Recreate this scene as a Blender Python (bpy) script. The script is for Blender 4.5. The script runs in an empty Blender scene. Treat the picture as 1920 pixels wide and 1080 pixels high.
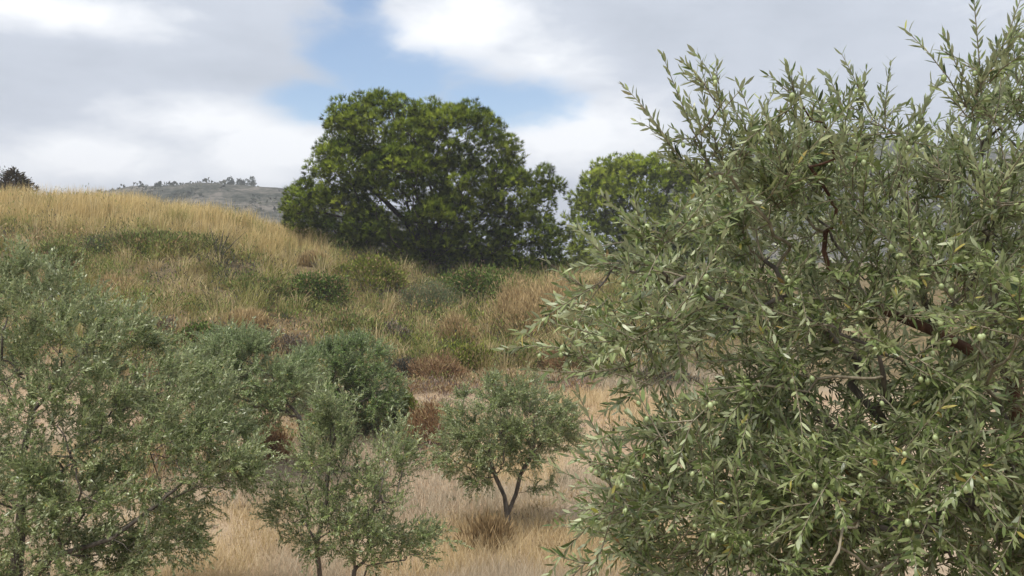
import bpy, math, random
import numpy as np
from mathutils import Vector, Matrix

R = math.radians
rng = np.random.default_rng(7)
random.seed(7)
scene = bpy.context.scene
col = scene.collection

# ------------------------------------------------------------------ camera
CZ = 3.6                      # eye height above the valley floor
F = 1663.0                    # focal length in photo pixels (1920 wide)
PITCH = math.atan(40 / F)
cam_d = bpy.data.cameras.new('camera')
cam_d.sensor_width = 36
cam_d.lens = F / 1920 * 36
cam_d.clip_start = 0.05
cam_d.clip_end = 9000
cam = bpy.data.objects.new('camera', cam_d)
cam.location = (0, 0, CZ)
cam.rotation_euler = (R(90) - PITCH, 0, 0)
col.objects.link(cam)
scene.camera = cam

# ------------------------------------------------------------------ light, exposure
SUN_EL, SUN_AZ = R(64), R(222)      # azimuth measured clockwise from +Y (the view direction)
sd = bpy.data.lights.new('sun', 'SUN')
sd.energy = 3.3
sd.angle = R(10)
sd.color = (1.0, 0.95, 0.86)
sun = bpy.data.objects.new('sun', sd)
sdir = Vector((math.sin(SUN_AZ) * math.cos(SUN_EL), math.cos(SUN_AZ) * math.cos(SUN_EL), math.sin(SUN_EL)))
sun.rotation_euler = sdir.to_track_quat('Z', 'Y').to_euler()
sun.location = sdir * 50
col.objects.link(sun)

scene.view_settings.view_transform = 'Standard'
scene.view_settings.look = 'None'
scene.view_settings.gamma = 1
scene.view_settings.exposure = 0.36
scene.view_settings.use_curve_mapping = False
scene.render.engine = 'CYCLES'
scene.cycles.max_bounces = 6
scene.cycles.diffuse_bounces = 3
scene.cycles.transmission_bounces = 3
scene.cycles.glossy_bounces = 2


def cam_dir(px, py):
    a, c = (px - 960) / F, (540 - py) / F
    cp, sp = math.cos(PITCH), math.sin(PITCH)
    return np.array([a, cp + c * sp, -sp + c * cp])


def at(px, py, Y):
    d = cam_dir(px, py)
    return np.array([0, 0, CZ]) + d * (Y / d[1])


# ------------------------------------------------------------------ world: clear sky with broken cloud
world = bpy.data.worlds.new('World')
scene.world = world
world.use_nodes = True
nt = world.node_tree
nt.nodes.clear()
N = nt.nodes.new
LK = nt.links.new


def wmath(op, a, b=None, clamp=False):
    n = N('ShaderNodeMath')
    n.operation = op
    n.use_clamp = clamp
    for i, v in enumerate((a, b)):
        if v is None:
            continue
        if isinstance(v, (int, float)):
            n.inputs[i].default_value = v
        else:
            LK(v, n.inputs[i])
    return n.outputs[0]


out = N('ShaderNodeOutputWorld')
sky = N('ShaderNodeTexSky')
sky.sky_type = 'NISHITA'
sky.sun_disc = False
sky.sun_elevation = SUN_EL
sky.sun_rotation = SUN_AZ
sky.dust_density = 0.3
sky.ozone_density = 2.2
bg_sky = N('ShaderNodeBackground')
bg_sky.inputs[1].default_value = 0.125
LK(sky.outputs[0], bg_sky.inputs[0])
tc = N('ShaderNodeTexCoord')
DIR = tc.outputs['Generated']
nrm = N('ShaderNodeVectorMath')
nrm.operation = 'NORMALIZE'
LK(DIR, nrm.inputs[0])
DIR = nrm.outputs[0]
sq = N('ShaderNodeVectorMath')           # clouds lie in flat layers: squash the pattern vertically
sq.operation = 'MULTIPLY'
sq.inputs[1].default_value = (1, 1, 2.3)
LK(DIR, sq.inputs[0])


def wnoise(scale, detail, rough, off=0.0, dist=0.0):
    n = N('ShaderNodeTexNoise')
    n.inputs['Scale'].default_value = scale
    n.inputs['Detail'].default_value = detail
    n.inputs['Roughness'].default_value = rough
    n.inputs['Distortion'].default_value = dist
    a = N('ShaderNodeVectorMath')
    a.operation = 'ADD'
    a.inputs[1].default_value = (off, off * .7, off * 1.3)
    LK(sq.outputs[0], a.inputs[0])
    LK(a.outputs[0], n.inputs['Vector'])
    return n.outputs[0]


def lobe(px, py, rx, ry):
    """soft bump round a direction of the sky; rx, ry in photo pixels"""
    d = cam_dir(px, py)
    d = d / np.linalg.norm(d)
    s = N('ShaderNodeVectorMath')
    s.operation = 'SUBTRACT'
    LK(DIR, s.inputs[0])
    s.inputs[1].default_value = tuple(d)
    m = N('ShaderNodeVectorMath')
    m.operation = 'MULTIPLY'
    LK(s.outputs[0], m.inputs[0])
    m.inputs[1].default_value = (F / rx, F / rx, F / ry)
    l = N('ShaderNodeVectorMath')
    l.operation = 'LENGTH'
    LK(m.outputs[0], l.inputs[0])
    return wmath('SUBTRACT', 1.0, wmath('MULTIPLY', l.outputs['Value'], 0.55), True)


def vmax(vals):
    r = vals[0]
    for v in vals[1:]:
        r = wmath('MAXIMUM', r, v)
    return r


n_edge = wnoise(9.0, 6, 0.55, 3.1, 0.3)
n_big = wnoise(2.6, 3, 0.5, 1.7)
n_mid = wnoise(5.5, 4, 0.5, 8.3, 0.4)
gap = vmax([lobe(665, -30, 56, 110), lobe(655, 90, 92, 80), lobe(740, 155, 150, 60), lobe(920, 190, 158, 46),
            lobe(590, 185, 100, 40)])
n_fine = wnoise(22.0, 6, 0.6, 5.3, 0.5)
g = wmath('ADD', gap, wmath('MULTIPLY', wmath('SUBTRACT', n_edge, 0.5), 0.75))
g = wmath('ADD', g, wmath('MULTIPLY', wmath('SUBTRACT', n_big, 0.56), 0.5))
g = wmath('ADD', g, wmath('MULTIPLY', wmath('SUBTRACT', n_fine, 0.5), 0.45))
mr = N('ShaderNodeMapRange')
mr.interpolation_type = 'SMOOTHERSTEP'
mr.inputs['From Min'].default_value = 0.10
mr.inputs['From Max'].default_value = 0.74
LK(g, mr.inputs['Value'])
gapf = wmath('MULTIPLY', mr.outputs[0], 0.95)
# cloud brightness: grey bellies and lit crowns
br = wmath('ADD', 0.50, wmath('MULTIPLY', wmath('SUBTRACT', n_mid, 0.5), 0.42))
br = wmath('ADD', br, wmath('MULTIPLY', wmath('SUBTRACT', n_edge, 0.5), 0.42))
br = wmath('ADD', br, wmath('MULTIPLY', wmath('SUBTRACT', n_fine, 0.5), 0.22))
lit = vmax([lobe(395, 225, 150, 44), lobe(150, 300, 200, 50), lobe(1070, 255, 120, 60), lobe(860, 60, 160, 60), lobe(1010, 110, 110, 50),
            lobe(500, 275, 150, 60), lobe(90, 20, 160, 30)])
br = wmath('ADD', br, wmath('MULTIPLY', lit, 0.46))
dark = vmax([lobe(250, 135, 330, 60), lobe(1250, 60, 330, 50), lobe(90, 240, 200, 60)])
br = wmath('SUBTRACT', br, wmath('MULTIPLY', dark, 0.12))
cr = N('ShaderNodeValToRGB')
cr.color_ramp.elements[0].position = 0.25
cr.color_ramp.elements[0].color = (0.44, 0.485, 0.56, 1)
cr.color_ramp.elements[1].position = 0.85
cr.color_ramp.elements[1].color = (0.88, 0.90, 0.93, 1)
e = cr.color_ramp.elements.new(0.55)
e.color = (0.535, 0.58, 0.66, 1)
LK(br, cr.inputs[0])
bg_c = N('ShaderNodeBackground')
LK(cr.outputs[0], bg_c.inputs[0])
bg_c.inputs[1].default_value = 1.0
mx = N('ShaderNodeMixShader')
LK(gapf, mx.inputs[0])
LK(bg_c.outputs[0], mx.inputs[1])
LK(bg_sky.outputs[0], mx.inputs[2])
LK(mx.outputs[0], out.inputs[0])


# ------------------------------------------------------------------ helpers
def tag(o, label=None, cat=None, group=None, kind=None):
    if label: o['label'] = label
    if cat: o['category'] = cat
    if group: o['group'] = group
    if kind: o['kind'] = kind
    return o


def thing(name, loc, label, cat, group=None):
    o = bpy.data.objects.new(name, None)
    o.empty_display_size = 0.2
    o.location = tuple(float(v) for v in loc)
    col.objects.link(o)
    return tag(o, label, cat, group)


def np_mesh(name, V, F4=None, F3=None, C=None, smooth=False):
    V = np.asarray(V, dtype=np.float32).reshape(-1, 3)
    F4 = np.zeros((0, 4), np.int32) if F4 is None or len(F4) == 0 else np.asarray(F4, np.int32).reshape(-1, 4)
    F3 = np.zeros((0, 3), np.int32) if F3 is None or len(F3) == 0 else np.asarray(F3, np.int32).reshape(-1, 3)
    me = bpy.data.meshes.new(name)
    me.vertices.add(len(V))
    me.vertices.foreach_set('co', V.ravel())
    me.loops.add(F4.size + F3.size)
    me.loops.foreach_set('vertex_index', np.concatenate([F4.ravel(), F3.ravel()]))
    n = len(F4) + len(F3)
    me.polygons.add(n)
    st = np.concatenate([np.arange(len(F4)) * 4, F4.size + np.arange(len(F3)) * 3]).astype(np.int32)
    me.polygons.foreach_set('loop_start', st)
    me.polygons.foreach_set('loop_total', np.concatenate([np.full(len(F4), 4), np.full(len(F3), 3)]).astype(np.int32))
    if smooth:
        me.polygons.foreach_set('use_smooth', np.ones(n, dtype=bool))
    if C is not None:
        a = me.color_attributes.new('Col', 'FLOAT_COLOR', 'POINT')
        C = np.asarray(C, np.float32).reshape(-1, 3)
        a.data.foreach_set('color', np.concatenate([C, np.ones((len(C), 1), np.float32)], 1).ravel())
    me.update(calc_edges=True)
    return me


def obj(name, me, m, parent=None, kind=None):
    if m is not None and not me.materials:
        me.materials.append(m)
    o = bpy.data.objects.new(name, me)
    col.objects.link(o)
    if parent is not None:
        o.parent = parent
    if kind:
        o['kind'] = kind
    return o


def hash2(i, j, s):
    v = np.sin(i * 127.1 + j * 311.7 + s * 74.7) * 43758.5453
    return v - np.floor(v)


def vnoise(x, y, s=0):
    x, y = np.asarray(x, float), np.asarray(y, float)
    i, j = np.floor(x), np.floor(y)
    u, v = x - i, y - j
    u, v = u * u * (3 - 2 * u), v * v * (3 - 2 * v)
    a, b = hash2(i, j, s), hash2(i + 1, j, s)
    c, d = hash2(i, j + 1, s), hash2(i + 1, j + 1, s)
    return (a * (1 - u) + b * u) * (1 - v) + (c * (1 - u) + d * u) * v


def fbm(x, y, s=0, o=4):
    r, a, t = 0, 1, 0
    for k in range(o):
        r = r + a * vnoise(x * 2 ** k, y * 2 ** k, s + k)
        t += a
        a *= .5
    return r / t


def sstep(a, b, x):
    t = np.clip((x - a) / (b - a), 0, 1)
    return t * t * (3 - 2 * t)


def unit(v):
    return v / np.maximum(np.linalg.norm(v, axis=-1, keepdims=True), 1e-9)


# ------------------------------------------------------------------ terrain height
PX = np.array([-120, -60, -40, -27, -19, -15.5, -12, -9, -6.5, -4.5, -2, 1.1, 3.5, 6.8, 12, 25, 60])
PZ = np.array([1.2, 2.0, 2.3, 2.45, 2.35, 1.7, .55, .15, -.4, -.9, -1.0, -1.0, -1.25, -1.6, -1.7, -1.5, -1.0]) + CZ


def ground(x, y):
    x, y = np.asarray(x, float), np.asarray(y, float)
    near = 1.95 * (1 - sstep(0.0, 9.5, y))                     # the terrace that the camera stands on
    floor = 0.12 * (fbm(x / 5, y / 5, 3) - .5) + 0.02 * (y - 12) * sstep(12, 22, y)
    foot = 22.5 + 4.0 * sstep(-14, -2, x) + 2.2 * (fbm(x / 7, x * 0 + 2.2, 5) - .5)
    t = np.clip((y - foot) / (46 - foot), 0, 1)
    prof = 0.55 * t + 0.45 * sstep(0, 1, t) + 0.10 * sstep(0, .14, t) * (1 - t)
    top = np.interp(x * 46 / np.maximum(y, 30), PX, PZ)
    hill = top * prof
    lump = (fbm(x / 4.5, y / 4.5, 11) - .5) * 1.3 * sstep(foot, foot + 5, y) * (1 - sstep(58, 90, y))
    back = 1 - sstep(54, 130, y)
    z = near + floor + (hill + lump) * (0.25 + 0.75 * back)
    side = sstep(40, 160, np.abs(x))
    far = sstep(130, 700, y)
    z = z * (1 - far) + far * 0.0
    return z + side * 0.5 + 0.05 * (fbm(x / .9, y / .9, 21, 3) - .5) * (1 - sstep(40, 80, np.abs(y)))


def hit(px, py, y0=7.0, y1=120.0):
    """the point of ground seen at a photo pixel"""
    d = cam_dir(px, py)
    Y = np.concatenate([np.arange(y0, 70, .05), np.arange(70, y1, .5)])
    P = np.array([0, 0, CZ]) + d[None] * (Y / d[1])[:, None]
    below = P[:, 2] < ground(P[:, 0], P[:, 1])
    k = int(np.argmax(below)) if below.any() else len(Y) - 1
    p = P[k].copy()
    p[2] = float(ground(p[0], p[1]))
    return p


# ------------------------------------------------------------------ materials
def new_mat(name):
    m = bpy.data.materials.new(name)
    m.use_nodes = True
    t = m.node_tree
    t.nodes.clear()
    o = t.nodes.new('ShaderNodeOutputMaterial')
    return m, t, o


def leaf_mat(name, back=(0.30, 0.34, 0.26), back_mix=0.6, trans=0.22, rough=0.45, fixed=None, spec=0.4):
    """leaf colour comes per leaf from the mesh; the underside of a leaf is paler"""
    m, t, o = new_mat(name)
    if fixed is None:
        a = t.nodes.new('ShaderNodeVertexColor')
        a.layer_name = 'Col'
        base = a.outputs[0]
    else:
        oi = t.nodes.new('ShaderNodeObjectInfo')
        r = t.nodes.new('ShaderNodeValToRGB')
        els = r.color_ramp.elements
        els[0].color = (*fixed[0], 1)
        els[1].color = (*fixed[-1], 1)
        for i, c in enumerate(fixed[1:-1]):
            e_ = els.new((i + 1) / (len(fixed) - 1))
            e_.color = (*c, 1)
        t.links.new(oi.outputs['Random'], r.inputs[0])
        base = r.outputs[0]
    geo = t.nodes.new('ShaderNodeNewGeometry')
    mixc = t.nodes.new('ShaderNodeMix')
    mixc.data_type = 'RGBA'
    f = t.nodes.new('ShaderNodeMath')
    f.operation = 'MULTIPLY'
    f.inputs[1].default_value = back_mix
    t.links.new(geo.outputs['Backfacing'], f.inputs[0])
    t.links.new(f.outputs[0], mixc.inputs['Factor'])
    t.links.new(base, mixc.inputs['A'])
    mixc.inputs['B'].default_value = (*back, 1)
    p = t.nodes.new('ShaderNodeBsdfPrincipled')
    p.inputs['Roughness'].default_value = rough
    p.inputs['Specular IOR Level'].default_value = spec
    t.links.new(mixc.outputs['Result'], p.inputs['Base Color'])
    tr = t.nodes.new('ShaderNodeBsdfTranslucent')
    t.links.new(mixc.outputs['Result'], tr.inputs[0])
    mx_ = t.nodes.new('ShaderNodeMixShader')
    mx_.inputs[0].default_value = trans
    t.links.new(p.outputs[0], mx_.inputs[1])
    t.links.new(tr.outputs[0], mx_.inputs[2])
    t.links.new(mx_.outputs[0], o.inputs[0])
    return m


def puff_mat(name):
    """needle clumps: shaded with the outward direction of the clump that each needle belongs to"""
    m, t, o = new_mat(name)
    a = t.nodes.new('ShaderNodeVertexColor')
    a.layer_name = 'Col'
    nn_ = t.nodes.new('ShaderNodeAttribute')
    nn_.attribute_name = 'clump_normal'
    p = t.nodes.new('ShaderNodeBsdfDiffuse')
    t.links.new(a.outputs[0], p.inputs[0])
    t.links.new(nn_.outputs['Vector'], p.inputs['Normal'])
    o2 = t.nodes.new('ShaderNodeBsdfTranslucent')
    t.links.new(a.outputs[0], o2.inputs[0])
    x = t.nodes.new('ShaderNodeMixShader')
    x.inputs[0].default_value = .12
    t.links.new(p.outputs[0], x.inputs[1])
    t.links.new(o2.outputs[0], x.inputs[2])
    t.links.new(x.outputs[0], o.inputs[0])
    return m


def bark_mat(name, c1, c2, scale=30):
    m, t, o = new_mat(name)
    tcn = t.nodes.new('ShaderNodeTexCoord')
    mp = t.nodes.new('ShaderNodeMapping')
    mp.inputs['Scale'].default_value = (1, 1, .3)
    t.links.new(tcn.outputs['Object'], mp.inputs[0])
    n = t.nodes.new('ShaderNodeTexNoise')
    n.inputs['Scale'].default_value = scale
    n.inputs['Detail'].default_value = 5
    t.links.new(mp.outputs[0], n.inputs['Vector'])
    r = t.nodes.new('ShaderNodeValToRGB')
    r.color_ramp.elements[0].position = .35
    r.color_ramp.elements[1].position = .7
    r.color_ramp.elements[0].color = (*c1, 1)
    r.color_ramp.elements[1].color = (*c2, 1)
    t.links.new(n.outputs[0], r.inputs[0])
    p = t.nodes.new('ShaderNodeBsdfPrincipled')
    p.inputs['Roughness'].default_value = .9
    t.links.new(r.outputs[0], p.inputs['Base Color'])
    b = t.nodes.new('ShaderNodeBump')
    b.inputs['Strength'].default_value = .6
    b.inputs['Distance'].default_value = .01
    t.links.new(n.outputs[0], b.inputs['Height'])
    t.links.new(b.outputs[0], p.inputs['Normal'])
    t.links.new(p.outputs[0], o.inputs[0])
    return m


def soil_mat():
    m, t, o = new_mat('dry_soil')
    tcn = t.nodes.new('ShaderNodeTexCoord')

    def nz(scale, detail=5, rough=.6):
        n = t.nodes.new('ShaderNodeTexNoise')
        n.inputs['Scale'].default_value = scale
        n.inputs['Detail'].default_value = detail
        n.inputs['Roughness'].default_value = rough
        t.links.new(tcn.outputs['Object'], n.inputs['Vector'])
        return n.outputs[0]

    def ramp(src, stops):
        r = t.nodes.new('ShaderNodeValToRGB')
        els = r.color_ramp.elements
        els[0].position, els[0].color = stops[0][0], (*stops[0][1], 1)
        els[1].position, els[1].color = stops[-1][0], (*stops[-1][1], 1)
        for p_, c_ in stops[1:-1]:
            e_ = els.new(p_)
            e_.color = (*c_, 1)
        t.links.new(src, r.inputs[0])
        return r.outputs[0]

    def mix(f, a, b, mode='MIX'):
        x = t.nodes.new('ShaderNodeMix')
        x.data_type = 'RGBA'
        x.blend_type = mode
        if isinstance(f, float):
            x.inputs['Factor'].default_value = f
        else:
            t.links.new(f, x.inputs['Factor'])
        t.links.new(a, x.inputs['A'])
        t.links.new(b, x.inputs['B'])
        return x.outputs['Result']
    big = ramp(nz(.22, 4), [(.36, (.36, .21, .125)), (.50, (.45, .335, .225)), (.62, (.50, .42, .32))])
    fine = ramp(nz(9, 8, .7), [(.3, (.22, .16, .10)), (.5, (.46, .35, .24)), (.72, (.60, .50, .38))])
    grit = ramp(nz(60, 4, .7), [(.35, (.55, .55, .55)), (.65, (1.25, 1.2, 1.15))])
    c = mix(.45, big, fine)
    sx_ = t.nodes.new('ShaderNodeSeparateXYZ')
    t.links.new(tcn.outputs['Object'], sx_.inputs[0])
    lm = t.nodes.new('ShaderNodeMapRange')
    lm.inputs['From Min'].default_value = 22.5
    lm.inputs['From Max'].default_value = 26.5
    ly = t.nodes.new('ShaderNodeMath')
    ly.operation = 'MULTIPLY_ADD'
    ly.inputs[1].default_value = 5.0
    t.links.new(nz(.5, 4), ly.inputs[0])
    t.links.new(sx_.outputs[1], ly.inputs[2])
    ls = t.nodes.new('ShaderNodeMath')
    ls.operation = 'SUBTRACT'
    ls.inputs[1].default_value = 2.5
    t.links.new(ly.outputs[0], ls.inputs[0])
    t.links.new(ls.outputs[0], lm.inputs['Value'])
    lf = t.nodes.new('ShaderNodeMath')
    lf.operation = 'MULTIPLY'
    lf.inputs[1].default_value = .88
    t.links.new(lm.outputs[0], lf.inputs[0])
    litter = ramp(nz(3, 8, .7), [(.35, (.075, .06, .03)), (.5, (.14, .11, .055)), (.68, (.24, .18, .09))])
    c = mix(lf.outputs[0], c, litter)
    c = mix(.6, c, grit, 'MULTIPLY')
    p = t.nodes.new('ShaderNodeBsdfPrincipled')
    p.inputs['Roughness'].default_value = 1
    p.inputs['Specular IOR Level'].default_value = .1
    t.links.new(c, p.inputs['Base Color'])
    b = t.nodes.new('ShaderNodeBump')
    b.inputs['Distance'].default_value = .03
    t.links.new(nz(25, 8, .75), b.inputs['Height'])
    t.links.new(b.outputs[0], p.inputs['Normal'])
    t.links.new(p.outputs[0], o.inputs[0])
    return m


def hill_mat():
    m, t, o = new_mat('scrub_hillside')
    tcn = t.nodes.new('ShaderNodeTexCoord')
    n1 = t.nodes.new('ShaderNodeTexNoise')
    n1.inputs['Scale'].default_value = .06
    n1.inputs['Detail'].default_value = 9
    n1.inputs['Roughness'].default_value = .68
    n2 = t.nodes.new('ShaderNodeTexNoise')
    n2.inputs['Scale'].default_value = .5
    n2.inputs['Detail'].default_value = 8
    n2.inputs['Roughness'].default_value = .7
    for n in (n1, n2):
        t.links.new(tcn.outputs['Object'], n.inputs['Vector'])
    r1 = t.nodes.new('ShaderNodeValToRGB')
    for p_, c_, k in ((.38, (.035, .042, .03), 0), (.66, (.22, .195, .165), 1)):
        r1.color_ramp.elements[k].position = p_
        r1.color_ramp.elements[k].color = (*c_, 1)
    e_ = r1.color_ramp.elements.new(.52)
    e_.color = (.105, .105, .085, 1)
    ad = t.nodes.new('ShaderNodeMath')
    ad.operation = 'ADD'
    sb = t.nodes.new('ShaderNodeMath')
    sb.operation = 'MULTIPLY_ADD'
    sb.inputs[1].default_value = .9
    sb.inputs[2].default_value = -.45
    t.links.new(n2.outputs[0], sb.inputs[0])
    t.links.new(n1.outputs[0], ad.inputs[0])
    t.links.new(sb.outputs[0], ad.inputs[1])
    t.links.new(ad.outputs[0], r1.inputs[0])
    p = t.nodes.new('ShaderNodeBsdfPrincipled')
    p.inputs['Roughness'].default_value = 1
    p.inputs['Specular IOR Level'].default_value = 0
    t.links.new(r1.outputs[0], p.inputs['Base Color'])
    b = t.nodes.new('ShaderNodeBump')
    b.inputs['Distance'].default_value = 1.5
    t.links.new(n2.outputs[0], b.inputs['Height'])
    t.links.new(b.outputs[0], p.inputs['Normal'])
    t.links.new(p.outputs[0], o.inputs[0])
    return m


M_soil = soil_mat()
M_hill = hill_mat()
M_olive = leaf_mat('olive_leaf', back=(0.54, 0.58, 0.38), back_mix=0.58, trans=.24, rough=.38, spec=.55)
M_olive1 = leaf_mat('olive_leaf_single', back=(0.54, 0.58, 0.38), back_mix=0.58, trans=.24, rough=.38, spec=.55,
                    fixed=[(.05, .085, .022), (.105, .16, .042), (.18, .24, .075), (.27, .33, .13), (.40, .45, .20)])
M_olive_yel = leaf_mat('olive_leaf_yellow', back=(0.55, 0.55, 0.12), back_mix=.3, fixed=[(.50, .50, .06), (.42, .46, .10)])
M_pine = puff_mat('pine_needle')
M_plant = leaf_mat('plant_leaf', back_mix=0.0, trans=.2, rough=.65, spec=.2)
M_grass = leaf_mat('dry_grass_blade', back_mix=0.0, trans=.25, rough=.7, spec=.2)
M_bark = bark_mat('olive_bark', (.06, .05, .042), (.19, .165, .135))
M_bark_pine = bark_mat('pine_bark', (.035, .025, .02), (.10, .075, .06), 8)
M_twig = bark_mat('olive_twig_bark', (.16, .135, .09), (.33, .29, .21), 60)
M_redbark = bark_mat('reddish_olive_bark', (.065, .03, .02), (.22, .12, .08), 25)


def fruit_mat():
    m, t, o = new_mat('green_olive_skin')
    oi = t.nodes.new('ShaderNodeObjectInfo')
    r = t.nodes.new('ShaderNodeValToRGB')
    r.color_ramp.elements[0].color = (.20, .27, .09, 1)
    r.color_ramp.elements[1].color = (.42, .50, .24, 1)
    t.links.new(oi.outputs['Random'], r.inputs[0])
    n = t.nodes.new('ShaderNodeTexNoise')
    n.inputs['Scale'].default_value = 500
    mx_ = t.nodes.new('ShaderNodeMix')
    mx_.data_type = 'RGBA'
    mx_.inputs['B'].default_value = (.45, .5, .3, 1)
    ml = t.nodes.new('ShaderNodeMath')
    ml.operation = 'MULTIPLY'
    ml.inputs[1].default_value = .5
    t.links.new(n.outputs[0], ml.inputs[0])
    t.links.new(ml.outputs[0], mx_.inputs['Factor'])
    t.links.new(r.outputs[0], mx_.inputs['A'])
    p = t.nodes.new('ShaderNodeBsdfPrincipled')
    p.inputs['Roughness'].default_value = .38
    t.links.new(mx_.outputs['Result'], p.inputs['Base Color'])
    t.links.new(p.outputs[0], o.inputs[0])
    return m


M_fruit = fruit_mat()

# ------------------------------------------------------------------ ground
def graded(lo, hi, step, far_lo, far_hi):
    a = np.arange(lo, hi + step, step)
    k = [1.25 ** i for i in range(60)]
    up, dn = [], []
    v, s = hi, step
    while v < far_hi:
        s *= 1.18
        v += s
        up.append(min(v, far_hi))
    v, s = lo, step
    while v > far_lo:
        s *= 1.18
        v -= s
        dn.append(max(v, far_lo))
    return np.concatenate([dn[::-1], a, up])


gx = graded(-36, 20, .46, -900, 900)
gy = graded(7, 58, .46, -400, 900)
GX, GY = np.meshgrid(gx, gy)
GZ = ground(GX, GY)
nx, ny = len(gx), len(gy)
idx = np.arange(nx * ny).reshape(ny, nx)
Q = np.stack([idx[:-1, :-1], idx[:-1, 1:], idx[1:, 1:], idx[1:, :-1]], -1).reshape(-1, 4)
obj('ground', np_mesh('ground', np.stack([GX, GY, GZ], -1), F4=Q, smooth=True), M_soil, kind='structure')


# far hills
def hills_h(x, y):
    u = 960 + x / np.maximum(y, 1) * F              # where the ridge line lies round the valley
    crest1 = np.interp(u, [-900, -200, 60, 150, 250, 330, 400, 440, 500, 560, 700, 900, 1010, 1060],
                       [30, 36, 38, 40, 43.5, 45, 46.8, 46.4, 45.2, 45, 36, 20, 6, 0])
    crest2 = np.interp(u, [1120, 1180, 1280, 1400, 1520, 1640, 1800, 2000, 2600], [0, 30, 74, 80, 92, 96, 86, 80, 60])
    crest1, crest2 = crest1 * .755, crest2 * .645
    w1 = np.where(y < 340, sstep(160, 340, y) ** 1.1, 1 - .8 * sstep(360, 600, y))
    w2 = np.where(y < 400, sstep(200, 400, y), 1 - .8 * sstep(415, 640, y))
    rough = (fbm(x / 45, y / 45, 31, 5) - .5)
    z = crest1 * w1 * (1 + .38 * rough * (1 - .9 * sstep(300, 330, y) * (1 - sstep(350, 365, y)))) + crest2 * w2 * (1 + .25 * rough)
    z = z + 1.5 * (fbm(x / 8, y / 8, 41, 4) - .5)
    return z + CZ - 4.5


hx = np.linspace(-330, 420, 260)
hy = np.concatenate([np.linspace(150, 410, 110), np.linspace(418, 680, 20)])
HX, HY = np.meshgrid(hx, hy)
HZ = hills_h(HX, HY)
nx2, ny2 = len(hx), len(hy)
idx = np.arange(nx2 * ny2).reshape(ny2, nx2)
Q = np.stack([idx[:-1, :-1], idx[:-1, 1:], idx[1:, 1:], idx[1:, :-1]], -1).reshape(-1, 4)
obj('hills', np_mesh('hills', np.stack([HX, HY, HZ], -1), F4=Q, smooth=True), M_hill, kind='structure')


# ------------------------------------------------------------------ plant building blocks
def rot_frames(d, up_hint=None):
    """orthonormal frames whose Y axis is d; columns x, y, z"""
    d = unit(d)
    if up_hint is None:
        up_hint = rng.normal(size=d.shape)
    x = unit(np.cross(d, up_hint))
    z = np.cross(x, d)
    return np.stack([x, d, z], -1)


def leaf_proto(curl, bend, detail=True, wr=.2):
    """a lance-shaped leaf along +Y, length 1; curl: cross fold, bend: lengthwise droop"""
    if detail == 'flat':
        V = [[0, 0, 0]]
        for y_, w_ in ((.30, .95), (.68, .85)):
            zc = -bend * y_ * y_
            V += [[-w_ * wr / 2, y_, zc + curl * w_ * wr * .3], [w_ * wr / 2, y_, zc - curl * w_ * wr * .3]]
        V.append([0, 1, -bend])
        F3 = [[0, 2, 1], [3, 4, 5]]
        F4 = [[1, 2, 4, 3]]
    elif detail:
        ys = [0, .28, .66, 1]
        ws = [0, .95, .85, 0]
        V = [[0, 0, 0]]
        for y_, w_ in zip(ys[1:3], ws[1:3]):
            zc = -bend * y_ * y_
            V += [[-w_ * wr / 2, y_, zc + curl * w_ * wr], [0, y_, zc], [w_ * wr / 2, y_, zc + curl * w_ * wr]]
        V.append([0, 1, -bend])
        F3 = [[0, 2, 1], [0, 3, 2], [4, 5, 7], [5, 6, 7]]
        F4 = [[1, 2, 5, 4], [2, 3, 6, 5]]
    else:
        V = [[0, 0, 0], [-wr / 2, .45, curl * wr - bend * .2], [0, 1, -bend], [wr / 2, .45, curl * wr - bend * .2]]
        F4 = [[0, 3, 2, 1]]
        F3 = []
    return np.array(V, float), np.array(F4).reshape(-1, 4), np.array(F3).reshape(-1, 3)


def bake(proto, Mx, T, S, tint):
    """many copies of one small shape joined in one mesh: returns V, F4, F3, C"""
    V, F4, F3 = proto
    k, n = len(T), len(V)
    W = np.einsum('kij,nj->kni', Mx, V) * S[:, None, None] + T[:, None]
    off = (np.arange(k) * n)[:, None, None]
    f4 = (F4[None] + off).reshape(-1, 4) if len(F4) else np.zeros((0, 4), int)
    f3 = (F3[None] + off).reshape(-1, 3) if len(F3) else np.zeros((0, 3), int)
    C = np.repeat(tint[:, None], n, 1)
    return W.reshape(-1, 3), f4, f3, C.reshape(-1, 3)


def join(parts):
    Vs, F4s, F3s, Cs, off = [], [], [], [], 0
    for V, f4, f3, C in parts:
        Vs.append(V); F4s.append(f4 + off); F3s.append(f3 + off); Cs.append(C)
        off += len(V)
    return np.concatenate(Vs), np.concatenate(F4s), np.concatenate(F3s), np.concatenate(Cs)


def palette(cols, n, jitter=.12, key=None):
    cols = np.array(cols, float)
    k = rng.random(n) if key is None else np.clip(key, 0, .9999)
    t = k * (len(cols) - 1)
    i = np.minimum(t.astype(int), len(cols) - 2)
    f = (t - i)[:, None]
    c = cols[i] * (1 - f) + cols[i + 1] * f
    return c * (1 + jitter * rng.normal(size=(n, 1))).clip(.4, 1.8)


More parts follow.
